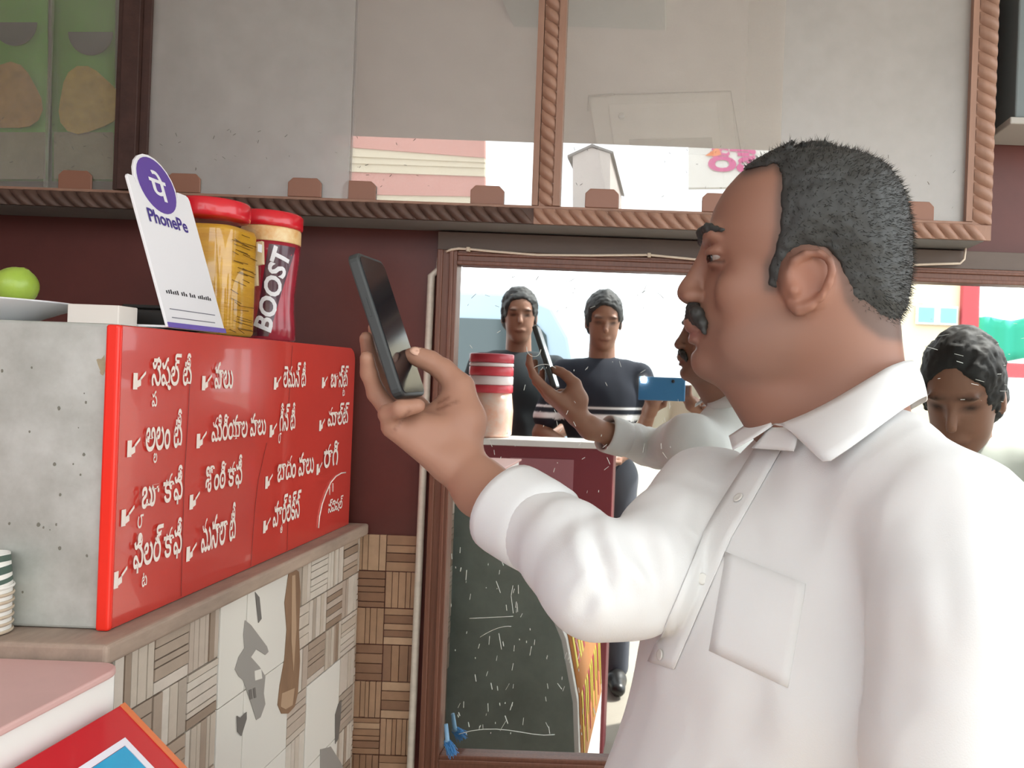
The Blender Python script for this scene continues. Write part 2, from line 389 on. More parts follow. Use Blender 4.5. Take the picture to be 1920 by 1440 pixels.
# ------------------------------------------------------------------ mirror
mx0, mx1, mz0, mz1 = -.383, .86, zr(-.668), zr(.190)
mir = thing('wall_mirror', 'large scratched wall mirror in a brown wooden frame under the cabinet', 'mirror', (.24, YW, mz0))
mm = bpy.data.materials.new('mirror_silver'); mm.use_nodes = True; b_ = mm.node_tree.nodes['Principled BSDF']
b_.inputs['Base Color'].default_value = (.86, .89, .88, 1); b_.inputs['Metallic'].default_value = 1; b_.inputs['Roughness'].default_value = .015
MB().box((mx0 - .005, 1.4135, mz0 - .005), (mx1 + .005, 1.4195, mz1 + .005)).build('mirror_glass', mm, mir)
fw = .034
def frame_bar(lo, hi, ax):
    mb = MB(); mb.box(lo, hi)
    lo2 = list(lo); hi2 = list(hi)
    for k, (a, b) in enumerate([(.0, .28), (.62, .82)]):
        l = list(lo); h_ = list(hi); w = hi[ax] - lo[ax]; l[ax] = lo[ax] + w*a; h_[ax] = lo[ax] + w*b; l[1] = lo[1] - .004; h_[1] = lo[1] + .001; mb.box(l, h_)
    return mb
frame_bar((mx0 - fw, 1.398, mz0 - fw), (mx0, 1.4195, mz1 + fw*.75), 0).build('frame_bar', M_frame, mir, .0015)
frame_bar((mx0 + .0002, 1.3985, mz1), (mx1, 1.4195, mz1 + fw*.75), 2).build('frame_bar', M_frame, mir, .0015)
frame_bar((mx0 + .0002, 1.3985, mz0 - fw), (mx1, 1.4195, mz0), 2).build('frame_bar', M_frame, mir, .0015)
frame_bar((mx1 + .0002, 1.398, mz0 - fw), (mx1 + fw, 1.4195, mz1 + fw*.75), 0).build('frame_bar', M_frame, mir, .0015)
fl = MB()
def fleck(px, py, l, a, w=.0007):
    p = P(px, py, 1.413); d = Vector((math.cos(a), 0, math.sin(a))) * l; n = Vector((-d.z, 0, d.x)).normalized() * w
    fl.obox((p.x, 1.4128, p.z), d, n, Vector((0, .0005, 0)))
for k in range(150):
    fleck(random.uniform(845, 1130), random.uniform(905, 1380), abs(random.gauss(.006, .006)) + .001, math.pi/2 + random.gauss(0, .25), random.uniform(.0004, .0012))
for k in range(60):
    fleck(random.uniform(870, 1280), random.uniform(620, 900), abs(random.gauss(.005, .004)) + .001, random.uniform(.6, 2.4), random.uniform(.0004, .0009))
for k in range(30):
    fleck(random.uniform(1705, 1915), random.uniform(560, 760), abs(random.gauss(.004, .008)) + .001, random.uniform(-.3, .3), random.uniform(.0003, .0007))
for pts in ([(900, 1195), (935, 1172), (958, 1175)], [(860, 1377), (905, 1362), (955, 1362), (1000, 1385), (1040, 1378)], [(880, 1160), (962, 1156)], [(930, 1090), (938, 1112)], [(935, 1188), (940, 1218)], [(958, 1118), (962, 1150)],
            [(987, 650), (986, 672), (1012, 676), (1014, 655)], [(1000, 690), (1020, 676), (1042, 690)], [(1640, 640), (1640, 600), (1655, 560)]):
    fl.tube([Vector((P(x, y, 1.412).x, 1.4129, P(x, y, 1.412).z)) for x, y in [(sum(c * w for c, w in zip(px_, wt)), sum(c * w for c, w in zip(py_2, wt))) for px_, py_2 in [([p[0] for p in pts], [p[1] for p in pts])] for wt in [[math.comb(len(pts)-1, i) * (t/8)**i * (1-t/8)**(len(pts)-1-i) for i in range(len(pts))] for t in range(9)]]], .0005, 5)
fl = fl.build('scratch', mat('pale_fleck', 'd4d6cf', .6), mir); fl['kind'] = 'stuff'
dk = MB()
for k in range(40):
    x = random.uniform(870, 1270); y = random.uniform(505, 590); p = P(x, y, 1.413); a = random.uniform(0, 3); l = random.uniform(.002, .016)
    d = Vector((math.cos(a), 0, math.sin(a))) * l; dk.obox((p.x, 1.4128, p.z), d, Vector((-d.z, 0, d.x)).normalized() * random.uniform(.0003, .0012), Vector((0, .0005, 0)))
dk = dk.build('desilvered_mark', mat('grey_fleck', '8a8a84', .7), mir); dk['kind'] = 'stuff'

# conduit and cable
cd = MB().tube([P(836, 474, 1.41), P(826, 486, 1.41), P(824, 505, 1.41)] + [Vector((-.43 - .006 * i/8, 1.408, zr(.17) + (zr(-.9) - zr(.17)) * i/8)) for i in range(9)], .0066, 12).build('conduit_pipe', M_pvc)
tag(cd, 'cream plastic conduit pipe running down the wall beside the mirror frame', 'pipe')
cb = thing('cable', 'thin pale cable clipped along the top of the mirror frame', 'cable', P(1050, 480, 1.40))
pts = [(836, 474), (846, 470), (860, 468), (877, 469), (930, 474), (1007, 480), (1110, 481), (1217, 480), (1310, 489), (1420, 497), (1560, 500), (1703, 499), (1760, 497), (1800, 496), (1808, 488), (1811, 462)]
MB().tube([P(x, y - 2, 1.393) for x, y in pts], .0022, 8).build('wire', M_cable, cb)
for x, y in ((877, 467), (1217, 478), (1710, 497)):
    p = P(x, y, 1.389); MB().box((p.x - .003, p.y, p.z - .004), (p.x + .003, p.y + .008, p.z + .004)).build('clip', mat('clip', 'cdbba4', .5), cb, .001)
# grey wall unit beyond the cabinet
gu = thing('grey_wall_box', 'dark grey box fixed to the wall beyond the carved cabinet end', 'box', (.66, 1.38, zr(.42)))
MB().box((.545, 1.31, zr(.452)), (.80, 1.418, zr(.80))).build('body', mat('slate_grey_paint', '6f7879', .5, var=.1), gu, .003)
MB().box((.535, 1.303, zr(.44)), (.81, 1.418, zr(.4515))).build('bottom_board', mat('grey_board', 'a8a39c', .5), gu, .002)
# wood batten above the mirror; its extra height stands in for shaded wall
struct(MB().box((-.42, 1.404, mz1 + fw*.75 + .0005), (.95, 1.4195, zr(.249)-.001)).build('trim_1', mat('grey_brown_batten', '6b5a50', .5, var=.3, vscale=20, stretch=(.2, 1, 1)), None, .001))

# ------------------------------------------------------------------ counter, tiles
LZ = zr(-.270); XT = -.54
ctr = thing('counter', 'tiled counter with a worn stone ledge and basket-weave tiles printed with cutlery', 'counter', (-.9, 1.0, 0))
MB().box((-1.69, .757, LZ - .020), (-.525, 1.412, LZ)).build('ledge_slab', M_ledge, ctr, .004, 3)
MB().box((-1.69, .79, 0), (XT - .004, 1.412, LZ - .0205)).build('core', mat('mortar', '8d8275', .9), ctr)
pal = ['b8a390', 'c5b4a5', 'd2c4b5', '9c8674', 'dbd0c3', 'bfad9e', 'ac9887', 'd6c9bc', 'cabbab', 'b3a495']
PM = [mat('weave_%d' % i, c, .3, var=.14, vscale=40, stretch=(1, 1, 1)) for i, c in enumerate(pal)]
pal2 = ['a37e63', 'b28e72', '8f6b54', 'c09e81', 'ad896d', '9a765d']
PM2 = [mat('weave_brown_%d' % i, c, .3, var=.2, vscale=40) for i, c in enumerate(pal2)]
def weave_block(o, eu, ev, en, vertical, mats, parent):
    """one basket-weave block of strips; eu, ev = its two sides, en = outwards"""
    mb = MB(); n = random.choice((4, 5, 6)); cuts = sorted([0] + [(k + random.uniform(-.22, .22)) / n for k in range(1, n)] + [1])
    g = .012; base = random.randrange(len(mats))
    for a, b in zip(cuts, cuts[1:]):
        h_ = random.uniform(.6, 1.0); mi = random.choice((base, base, random.randrange(len(mats))))
        if vertical: mb.obox(o + eu*(a + g) + ev*g, eu*(b - a - 2*g), ev*(1 - 2*g), en*h_, mi)
        else: mb.obox(o + eu*g + ev*(a + g), eu*(1 - 2*g), ev*(b - a - 2*g), en*h_, mi)
    return mb.build('weave_block', mats, parent)
bw, bh = .0610, .0645
zt = LZ - .0215
white_cols = {}
k = 0; yy = .792
cols = []
while yy < YW - .01:
    cols.append((yy, min(yy + bw, YW - .006))); yy += bw + .0006
def white_at(c, r):
    return (c in (3, 4, 5) and r >= 0) or (c in (7, 8) and r >= 3)
for c, (ya, yb) in enumerate(cols):
    for r in range(7):
        z1 = zt - r * (bh + .0006); z0 = z1 - bh
        if white_at(c, r): continue
        weave_block(Vector((XT - .0035, ya, z0)), Vector((0, yb - ya, 0)), Vector((0, 0, z1 - z0)), Vector((.0035, 0, 0)), (c + r) % 2 == 0, PM, ctr)
M_deco = mat('white_deco_tile', 'e6e1d8', .2)
def sidepoly(name, pxs, m, off, h_=.0006):
    return MB().prism([onX(x, y, XT + off) for x, y in pxs], (h_, 0, 0)).build(name, m, ctr)
for c0, c1, r0 in ((3, 3, 0), (4, 5, 0), (7, 8, 3)):
    ya = cols[c0][0]; yb = cols[c1][1]
    for r in range(r0, 7, 2):
        z1 = zt - r * (bh + .0006); z0 = max(z1 - 2*bh - .0006, zt - 7*(bh+.0006)+.0006)
        MB().box((XT - .0035, ya + .0006, z0), (XT, yb - .0006, z1 - .0006)).build('deco_tile', M_deco, ctr, .0006)
M_fork = mat('fork_print', '9c9791', .35); M_forkd = mat('fork_dark_print', '6f6a66', .4); M_spoon = mat('wood_spoon_print', '98765b', .4, var=.4, vscale=30, stretch=(1, 1, .3)); M_sp2 = mat('wood_spoon_light_print', 'b99a7e', .4)  # the second grey is for darker parts of the fork print
sidepoly('fork_print', [(459, 1163), (470, 1172), (500, 1212), (503, 1222), (497, 1228), (480, 1217), (470, 1232), (486, 1250), (497, 1268), (494, 1300), (497, 1320), (488, 1345), (480, 1350), (470, 1318), (455, 1275), (447, 1268), (440, 1255), (447, 1232), (458, 1215), (456, 1190)], M_fork, .0003)
sidepoly('fork_print', [(477, 1258), (489, 1254), (491, 1272), (478, 1276)], M_deco, .001)
for q_ in ([(466, 1294), (471, 1292), (473, 1310), (468, 1312)], [(474, 1291), (478, 1289), (480, 1308), (476, 1309)], [(444, 1342), (450, 1346), (462, 1335), (462, 1348), (452, 1380), (445, 1372)]): sidepoly('fork_print', q_, M_forkd, .001)
sidepoly('spoon_print', [(541, 1072), (552, 1066), (560, 1072), (563, 1110), (560, 1180), (562, 1240), (558, 1300), (552, 1325), (540, 1338), (527, 1338), (520, 1322), (524, 1285), (533, 1235), (537, 1180), (533, 1130)], M_spoon, .0003)
sidepoly('spoon_print', [(528, 1300), (552, 1290), (548, 1322), (535, 1330), (526, 1325)], M_sp2, .001)
sidepoly('spoon_print', [(547, 1080), (553, 1078), (555, 1180), (550, 1260), (546, 1200)], M_sp2, .001)
sidepoly('fork_print', [(600, 1405), (620, 1400), (640, 1432), (645, 1445), (600, 1445)], M_fork, .0003)
sidepoly('fork_print', [(628, 1340), (634, 1320), (640, 1312), (638, 1350), (634, 1385), (628, 1395)], M_forkd, .0003)
sidepoly('fork_print', [(478, 1110), (486, 1120), (490, 1160), (484, 1168), (481, 1140)], M_forkd, .0003)
wb = bpy.data.objects['wall_back']
for c in range(2):
    for r in range(9):
        z1 = zr(-.290) - r * (bh + .0006); xa = -.552 + c * (.0575 + .0006)
        weave_block(Vector((xa, YW, z1 - bh)), Vector((.0575, 0, 0)), Vector((0, 0, bh)), Vector((0, -.004, 0)), (c + r) % 2 == 0, PM2, wb)

# ------------------------------------------------------------------ galvanised box with the red menu
XB, YB0, YB1, ZB0, ZB1 = -.560, .800, 1.392, LZ + .0006, zr(.037)
mbx = thing('menu_box', 'galvanised steel box on the ledge with a red menu panel lettered in white', 'box', (-.9, 1.0, LZ))
MB().box((-1.35, YB0, ZB0), (XB, YB1, ZB1)).build('steel_body', M_galv, mbx, .003)
sp_ = MB()
for k in range(70):
    x = XB - .015 - random.random()*.24; z = ZB0 + .02 + random.random()*.25; r0 = random.uniform(.0005, .0018)
    sp_.prism([(x + r0*math.cos(a)*random.uniform(.6, 1.2), YB0 - .0001, z + r0*1.3*math.sin(a)) for a in [2*math.pi*q/7 for q in range(7)]], (0, -.0003, 0))
sp_ = sp_.build('corrosion_spot', mat('dark_corrosion', '77756a', .8), mbx); sp_['kind'] = 'stuff'
ru = MB(); ru.prism([(XB - .006 - .004*(1 + .3*math.sin(3*a))*(1 + math.cos(a)), YB0 - .0001, zr(-.005) + .009*math.sin(a) + .002*math.sin(4*a)) for a in [2*math.pi*q/16 for q in range(16)]], (0, -.0002, 0)); ru.build('rust_stain', mat('rust_tan', 'b9aa8c', .8, var=.3, vscale=60), mbx)
XM = XB + .0078
pr = []
ra = .022
for (y, z, a0, fl_) in ((YB0 + .002, ZB0, 0, 0), (YB1, ZB0, 0, 0), (YB1 + .002, ZB1, 0, 1), (YB0 + .002, ZB1 - .001, 0, 0)):
    if not fl_: pr.append((XB + .0004, y, z))
    else:
        for k in range(6):
            t = math.pi/2 * k/5; pr.append((XB + .0004, y - ra + ra*math.cos(t), z - ra + ra*math.sin(t)))
panel = MB().prism(pr, (.0068, 0, 0)).build('menu_panel', M_red, mbx, .001)
MB().box((XB - .004, YB0 - .006, ZB0), (XM + .002, YB0 + .0015, ZB1 - .001)).build('edge_strip', M_rededge, mbx, .003, 3)
ey = Vector((0, 0, 1)); ex = Vector((0, 1, 0))
def menu(body, x0, yb, x1, yt, subs=(), bullet=None, nm='lettering'):
    """a line of the menu: baseline start (x0,yb), end x, top of the tallest mark"""
    a = onX(x0, yb, XM); b = onX(x1, yb, XM); t = onX(x0, yt, XM); mb = MB()
    slope = 0
    put_text(mb, body, a, ex, ey, b.y - a.y, t.z - a.z, Vector((.0004, 0, 0)), 0, subs)
    if bullet:
        q = onX(bullet[0], bullet[1], XM); w = .0145
        mb.obox(q + Vector((.0004, -w*.5, -.010)), Vector((0, w*.42, 0)), Vector((0, 0, .017)), Vector((.0004, 0, 0)))
        mb.obox(q + Vector((.0004, -w*.06, -.008)), Vector((0, w*.36, .002)), Vector((0, 0, .007)), Vector((.0004, 0, 0)))
        mb.obox(q + Vector((.0004, w*.25, -.001)), Vector((0, w*.55, .007)), Vector((0, 0, .003)), Vector((.0004, 0, 0)))
    return mb.build(nm, M_letter, panel)
menu('సెషల్ టీ', 281, 732, 357, 658, [('ప', .55, .05, -.42)], (258, 712))
menu('అలం టీ', 270, 848, 339, 770, [('ల', .42, .24, -.30)], (247, 838))
menu('బూ కాఫీ', 258, 964, 340, 885, [('౮', .5, .0, -.35)], (236, 967))
menu('ఫిలర్ కాఫీ', 245, 1078, 338, 995, [('ట', .5, .2, -.38)], (222, 1083))
menu('పాలు', 399, 729, 436, 678, (), (385, 716))
menu('మిరియాల పాలు', 390, 829, 497, 778, (), (375, 824))
menu('శొంఠి కాఫీ', 379, 932, 452, 864, (), (362, 938))
menu('మసాలా టీ', 370, 1038, 439, 960, (), (356, 1035))
menu('లెమన్ టీ', 529, 727, 572, 676, (), (518, 717))
menu('గీన్ టీ', 522, 810, 552, 756, [('౮', .5, .0, -.4)], (510, 806))
menu('బాదం పాలు', 514, 905, 587, 858, (), (502, 902))
menu('హార్లిక్స్', 508, 990, 562, 934, [('త', .4, .3, -.3)], (498, 985))
menu('బూస్ట్', 616, 727, 652, 684, [('ట', .5, .7, -.4)], (607, 716))
menu('మాల్ట్', 611, 800, 653, 757, (), (602, 796))
menu('రాగి', 605, 879, 633, 830, (), (597, 878))
menu('స్పెషల్', 614, 966, 642, 938, (), None)
for ln_2 in ([(357, 690), (352, 790), (345, 900), (339, 1118)], [(500, 830), (484, 900), (477, 960), (470, 1062)], [(548, 648), (541, 760)], [(540, 965), (538, 1032)]):
    sm = MB()
    for a, b in zip(ln_2, ln_2[1:]):
        pa_, pb2 = onX(*a, XM), onX(*b, XM); sm.obox(pa_, Vector((.0003, 0, 0)), Vector((0, .0007, 0)), pb2 - pa_)
    sm.build('panel_seam', mat('dark_red_seam', '8d2a24', .4), panel)
arc = [(597, 990), (599, 968), (604, 945), (611, 925), (620, 905), (630, 893), (640, 887), (648, 886)]
ab = MB(); ab.tube([onX(x, y, XM + .0004) for x, y in arc], .0011, 6)
for q_ in (((618, 912), (618, 928)), ((624, 906), (624, 922))): ab.tube([onX(x, y, XM + .0004) for x, y in q_], .0008, 5)
ab.build('arc_emblem', M_letter, panel)

# ------------------------------------------------------------------ payment standee
ZT = ZB1 + .0005
st = thing('payment_standee', 'white payment standee with a purple round emblem standing on the menu box', 'sign', (-.548, .93, ZT))
o = Vector((-.5545, .873, ZT + .001)); sy = .112; up = Vector((-.052, 0, .167)).normalized(); hgt = .180; nrm = Vector((up.z, 0, -up.x))
def sp(u, v_, n=0): return o + Vector((0, 1, 0)) * (u * sy) + up * (v_ * hgt) + nrm * n
outl = [(0, 0), (1, 0), (1, .93), (.985, .955), (.95, .965), (.80, .965)]
for k in range(0, 13):
    a = math.radians(-10 + 200 * k / 12); outl.append((.45 + .33*math.cos(a), .955 + .205*math.sin(a)))
outl += [(.10, .965), (.02, .965), (0, .95)]
body = MB().prism([sp(u, v_) for u, v_ in outl], nrm * .003).build('board', M_white2, st, .0005)
MB().prism([sp(.45 + .295*math.cos(a), .955 + .185*math.sin(a), .0032) for a in [2*math.pi*k/32 for k in range(32)]], nrm * .0004).build('emblem_disc', M_purple, st)
mb = MB(); put_text(mb, 'पे', sp(.33, .855, .0038), Vector((0, 1, 0)), up, .030, .036, nrm*.0002, offset=.02); mb.build('emblem_letter', M_white2, st)
mb = MB(); put_text(mb, 'PhonePe', sp(.16, .68, .0032), Vector((0, 1, 0)), up, .072, .0165, nrm*.0003, offset=.02); mb.build('name_lettering', mat('purple_letter', '3d2b83', .5), st)
mb = MB()
for k in range(22):                                       # print too small to read: short upright dashes
    if k in (6, 10, 14): continue
    u0 = .12 + k*.0355; hh = .018 + .010*((k*7) % 3)/2
    mb.prism([sp(u0, .218, .0032), sp(u0 + .016, .218, .0032), sp(u0 + .016, .218 + hh, .0032), sp(u0, .218 + hh, .0032)], nrm*.0003)
mb = mb.build('small_print', M_black, st); mb['kind'] = 'stuff'
for v_, u0, u1 in ((.115, .10, .88), (.06, .10, .84)):
    MB().prism([sp(u0, v_, .0032), sp(u1, v_, .0032), sp(u1, v_ + .005, .0032), sp(u0, v_ + .005, .0032)], nrm*.0003).build('ruled_line', mat('grey_line', '6d6c78', .5), st)
MB().prism([sp(0, -.004, .0032), sp(1, -.004, .0032), sp(1, .028, .0032), sp(0, .028, .0032)], nrm*.001).build('foot_strip', mat('lilac_strip', '6f5bb0', .4), st)
MB().obox(o + Vector((-.05, .004, 0)), Vector((.047, 0, 0)), Vector((0, sy - .008, 0)), Vector((0, 0, .0025))).build('foot', M_white2, st, .0006)

# ------------------------------------------------------------------ jars
jy = thing('snack_jar', 'square plastic jar of yellow sticks with a red lid behind the payment standee', 'jar', (-.622, 1.075, ZT))
jc = (-.622, 1.075, ZT)
prof = [(.040, 0), (.047, .004), (.0485, .012), (.0485, .138), (.046, .147), (.038, .152), (.036, .158)]
M_clear = glass('clear_jar_plastic', .05, .06, (.97, .96, .93, 1))
MB().lathe(jc, prof, 48, power=5).build('jar_wall', M_clear, jy)
MB().lathe((jc[0] + .004, jc[1] - .004, jc[2] + .002), [(.039, 0), (.041, .004), (.041, .136), (.039, .142)], 48, power=5).build('yellow_contents', mat('yellow_sticks', 'd9a62c', .4, var=.3, vscale=9, stretch=(1, 1, 9), bump=.5, bscale=40, col2='c18a1c'), jy)
ln = MB()
for k in range(34):
    z = ZT + .008 + random.random() * .128; y0 = jc[1] - .038 + random.random()*.03; l = random.uniform(.012, .04); x = jc[0] + .0456
    if y0 + l > jc[1] + .033: l = jc[1] + .033 - y0
    ln.tube([(x, y0, z), (x, y0 + l, z - random.uniform(-.001, .005))], .00045, 5)
ln = ln.build('stick_gap', mat('dark_gap', '7d5a12', .7), jy); ln['kind'] = 'stuff'
wp = MB()
for k in range(4): wp.obox((jc[0] + .012 + .007*k, jc[1] + .039, ZT + .012 + .03*k), Vector((.012, .002, .003)), Vector((0, .006, 0)), Vector((-.002, 0, .032)))
wp.build('wrapper', mat('cream_wrapper', 'd8c4a0', .5), jy)
MB().lathe((jc[0], jc[1], jc[2] + .158), [(.0400, -.002), (.0425, -.0005), (.0430, .004), (.0430, .019), (.041, .022), (.0, .0225)], 48).build('lid', M_redlid, jy)
MB().box((jc[0] + .0485, jc[1] + .020, ZT + .119), (jc[0] + .0493, jc[1] + .030, ZT + .130)).build('price_sticker', M_white2, jy)
jb = thing('drink_powder_jar', 'dark red drink powder jar with a red lid and a slanted white name', 'jar', (-.606, 1.195, ZT))
bc = (-.606, 1.195, ZT)
bprof = [(.034, 0), (.0375, .003), (.037, .02), (.0345, .045), (.0345, .07), (.037, .10), (.0395, .13), (.040, .145)]
nmat = mat('red_bottle_sleeve', 'b3263a', .25, var=.3, vscale=16, col2='8e1f30', coat=.3)
MB().lathe(bc, bprof, 56).build('bottle', nmat, jb)
MB().lathe(bc, [(.0402, .1452), (.0405, .147), (.0405, .165), (.0395, .167)], 56).build('cream_band', mat('cream_orange_band', 'e0a45e', .35, var=.4, vscale=60, col2='f0d9a8'), jb)
MB().lathe((bc[0], bc[1], bc[2] + .1672), [(.040, 0), (.0425, .001), (.043, .005), (.043, .019), (.040, .0225), (0, .023)], 56).build('lid', M_redlid, jb)
bt = MB(); v, fs = text_mesh('BOOST', 1, .03); lo, hi = v.min(0), v.max(0)
def rad(z): return float(np.interp(z, [p[1] for p in bprof], [p[0] for p in bprof]))
view = math.atan2(-bc[1], -bc[0]); L_ = .118; Hh = .024
pts = []; fs2 = fs
# finer mesh so the lettering hugs the bottle
bm = bmesh.new(); vv = [bm.verts.new((q[0], q[1], 0)) for q in v]
for f in fs:
    try: bm.faces.new([vv[i] for i in f])
    except ValueError: pass
bmesh.ops.subdivide_edges(bm, edges=[e_ for e_ in bm.edges if e_.calc_length() > .15], cuts=2, use_grid_fill=True)
bm.verts.ensure_lookup_table(); bm.verts.index_update()
v2 = [w.co.copy() for w in bm.verts]; fs2 = [[w.index for w in f.verts] for f in bm.faces]; bm.free()
for q in v2:
    s_ = (q.x - lo[0]) / (hi[0] - lo[0]); t_ = (q.y - lo[1]) / (hi[1] - lo[1]) - .5
    z = .012 + s_ * L_ ; ang = view + .30 + (.30 * (s_ - .5)) - t_ * Hh / .037 * 1.0
    ang = view + .10 + .62 * (s_ - .5) - t_ * Hh / .037
    z = .016 + s_ * L_ + t_ * .010
    r_ = rad(z) + .0007; pts.append((bc[0] + r_*math.cos(ang), bc[1] + r_*math.sin(ang), bc[2] + z))
rows = []
for k in range(17):
    z = .006 + .134*k/16; s_ = (z - .016) / L_
    rows.append([(bc[0] + (rad(z) + .0003)*math.cos(a), bc[1] + (rad(z) + .0003)*math.sin(a), bc[2] + z) for a in [view + .10 + .62*(s_ - .5) + u*(.30 + .20*s_) for u in (-1, -.6, -.2, .2, .6, 1)]])
MB().grid(rows).build('dark_panel', mat('dark_purple_panel', '4a1c2c', .25, coat=.3), jb)
bt.add(pts, fs2); bt.build('name_lettering', mat('silver_letter', 'e6e4e8', .3), jb, solid=.0006)

# small things on the box
wbx = tag(MB().box((P(146, 580, .86).x, .845, ZT), (P(241, 580, .86).x, .875, ZT + .021)).build('small_box', mat('white_cardboard', 'e4dcd4', .5), None, .001), 'small white cardboard box lying on the steel box', 'box')
blk = thing('black_case', 'flat black case between the white box and the payment standee', 'case', (P(300, 600, .93).x, .93, ZT))
MB().box((P(252, 600, .93).x, .90, ZT), (P(352, 600, .93).x, .96, ZT + .022)).build('body', mat('black_plastic', '1d1c1b', .45), blk, .004)
MB().box((P(256, 600, .93).x, .903, ZT + .0223), (P(348, 600, .93).x, .957, ZT + .027)).build('lid', mat('black_plastic', '1d1c1b', .45), blk, .002)
pl = thing('steel_plate', 'white plate holding green limes on the steel box', 'plate', (-.745, .875, ZT))
pc = (-.745, .875, ZT)
MB().lathe(pc, [(.030, 0), (.034, .001), (.060, .013), (.082, .0215), (.0835, .0225), (.082, .0235), (.06, .0155), (.032, .004), (0, .0035)], 56).build('dish', M_white2, pl)
M_lime = mat('lime_peel', '8fae3c', .35, var=.25, vscale=14, col2='a9bf52', bump=.2, bscale=160)
def lime(c, r, lab, rot):
    t = thing('lime', lab, 'lime', c)
    n = 20; rows = []
    for i in range(n + 1):
        a = math.pi * i / n; z = -math.cos(a) * r * 1.05; rr = r * math.sin(a)
        if i >= n - 1: z += r*.05
        rows.append([(rr*math.cos(2*math.pi*k/24), rr*math.sin(2*math.pi*k/24), z) for k in range(24)])
    Rm = Matrix.Rotation(rot, 3, 'Y')
    MB().grid([[Vector(c) + Rm @ Vector(q) for q in rw] for rw in rows], closed=True).build('peel', M_lime, t)
    e = Vector(c) + Rm @ Vector((0, 0, r*1.06)); MB().lathe(e, [(.002, -.001), (.0016, .001), (0, .0015)], 8).build('stem_end', mat('stem_brown', '6d6130', .7), t)
q = P(30, 517, .865); lime((q.x, .865, ZT + .0385), .0205, 'green lime resting near the rim of the white plate', .5)
lime((q.x - .046, .872, ZT + .0335), .021, 'second green lime, cut off by the photo edge, on the white plate', -.6)

# stack of paper cups on the ledge
cupm = [mat('cup_white', 'eeebe4', .5), mat('cup_green', '4e6258', .5), mat('cup_rim_tan', 'c9b8a2', .5)]
for i in range(7):
    z = LZ + .0008 + i * .0072
    last = i == 6
    t = thing('paper_cup', ['lowest paper cup of the stack on the stone ledge', 'second lowest paper cup of the stack on the ledge', 'third paper cup up from the ledge in the stack', 'middle paper cup of the stack on the ledge', 'third paper cup down from the top of the stack', 'second paper cup down from the top of the stack', 'topmost paper cup of the stack, white with a green wave print'][i], 'cup', (-.659, .7785, z), 'stack of paper cups')
    c = (-.659, .7785, z)
    MB().lathe(c, [(.0200, 0), (.0202, .001), (.0172 + .0, .034), (.0166, .034), (.0190, .002), (.0190, .0022)], 32).build('cup_wall', cupm[0], t)
    MB().lathe(c, [(.0203, -.0), (.0214, .0008), (.0218, .0022), (.0212, .0034), (.0204, .0034), (.0203, 0)], 32).build('rim', cupm[2 if i < 6 else 0], t)
    if last:
        wv = MB()
        for j, (z0, z1, ph) in enumerate(((.006, .0105, 0), (.014, .0215, 1.2), (.026, .032, 2.0))):
            rows = [[(c[0] + (.0204 - (z_ + d)*.088)*math.cos(a), c[1] + (.0204 - (z_ + d)*.088)*math.sin(a), c[2] + z_ + d) for a in [2*math.pi*k/32 for k in range(32)] for d in [.0012*math.sin(2*a + ph)]] for z_ in (z0, z1)]
            wv.grid(rows, closed=True)
        wv.build('wave_print', cupm[1], t)

# ------------------------------------------------------------------ freezer in front
frz = thing('white_chest', 'white chest with a pink top and a sloping red bordered blue panel below the ledge', 'freezer', (-1.0, .55, 0))
XF = -.505; ZF = zr(-.283)
pk = []
def rc(x, y, r, a0): return [(x + r*math.cos(a0 + math.pi/2*k/6), y + r*math.sin(a0 + math.pi/2*k/6)) for k in range(7)]
out = [(-1.6, .10)] + [(XF + .003, .10)] + rc(XF - .02, .752 - .024, .024, 0) + [(-1.6, .752)]
MB().prism([(x, y, ZF - .007) for x, y in out], (0, 0, .007)).build('pink_top', M_pink, frz, .002, 3)
prof_c = [(XF - .004, ZF - .0073), (XF - .004, ZF - .045), (-.455, zr(-.392)), (-.375, zr(-.47)), (-.305, zr(-.56)), (-.25, zr(-.68)), (-.215, zr(-.84)), (-.20, zr(-1.05)), (-.20, 0.0)]
MB().prism([(x, .747, z) for x, z in prof_c] + [(-1.59, .747, 0), (-1.59, .747, ZF - .0073)], (0, -.637, 0)).build('body', M_white, frz, .002)
MB().prism([(x - .012, .7475, z - .004) for x, z in prof_c[:-1]] + [(-.212, .7475, 0.01), (-1.58, .7475, .01), (-1.58, .7475, ZF - .011)], (0, .004, 0)).build('end_panel', mat('dark_green_metal', '9aa69f', .35, var=.3, vscale=7), frz)
fp = prof_c[4:8]; MB().grid([[(x + .0015, y, z + .0005) for y in (.14, .72)] for x, z in fp], smooth=True).build('front_print', mat('orange_sheet', 'e0904a', .5), frz, solid=.001)
for i in range(13):
    y = .16 + i*.042; a0 = .02 + .1*(i % 3)/3; st_ = []
    for t in (a0, .35, .7, .95 - .1*(i % 2)):
        t *= 3; k = min(int(t), 2); u = t - k; x = fp[k][0]*(1-u) + fp[k+1][0]*u; z = fp[k][1]*(1-u) + fp[k+1][1]*u; w = .006 + .010*math.sin(math.pi*(t/3))
        st_.append([(x + .0035, y - w, z), (x + .0035, y + w, z)])
    MB().grid(st_).build('streak_print', mat(['yellow_print', 'red_print'][i % 3 == 2], ['e6d24a', 'c8404a'][i % 3 == 2], .5), frz, solid=.0006)
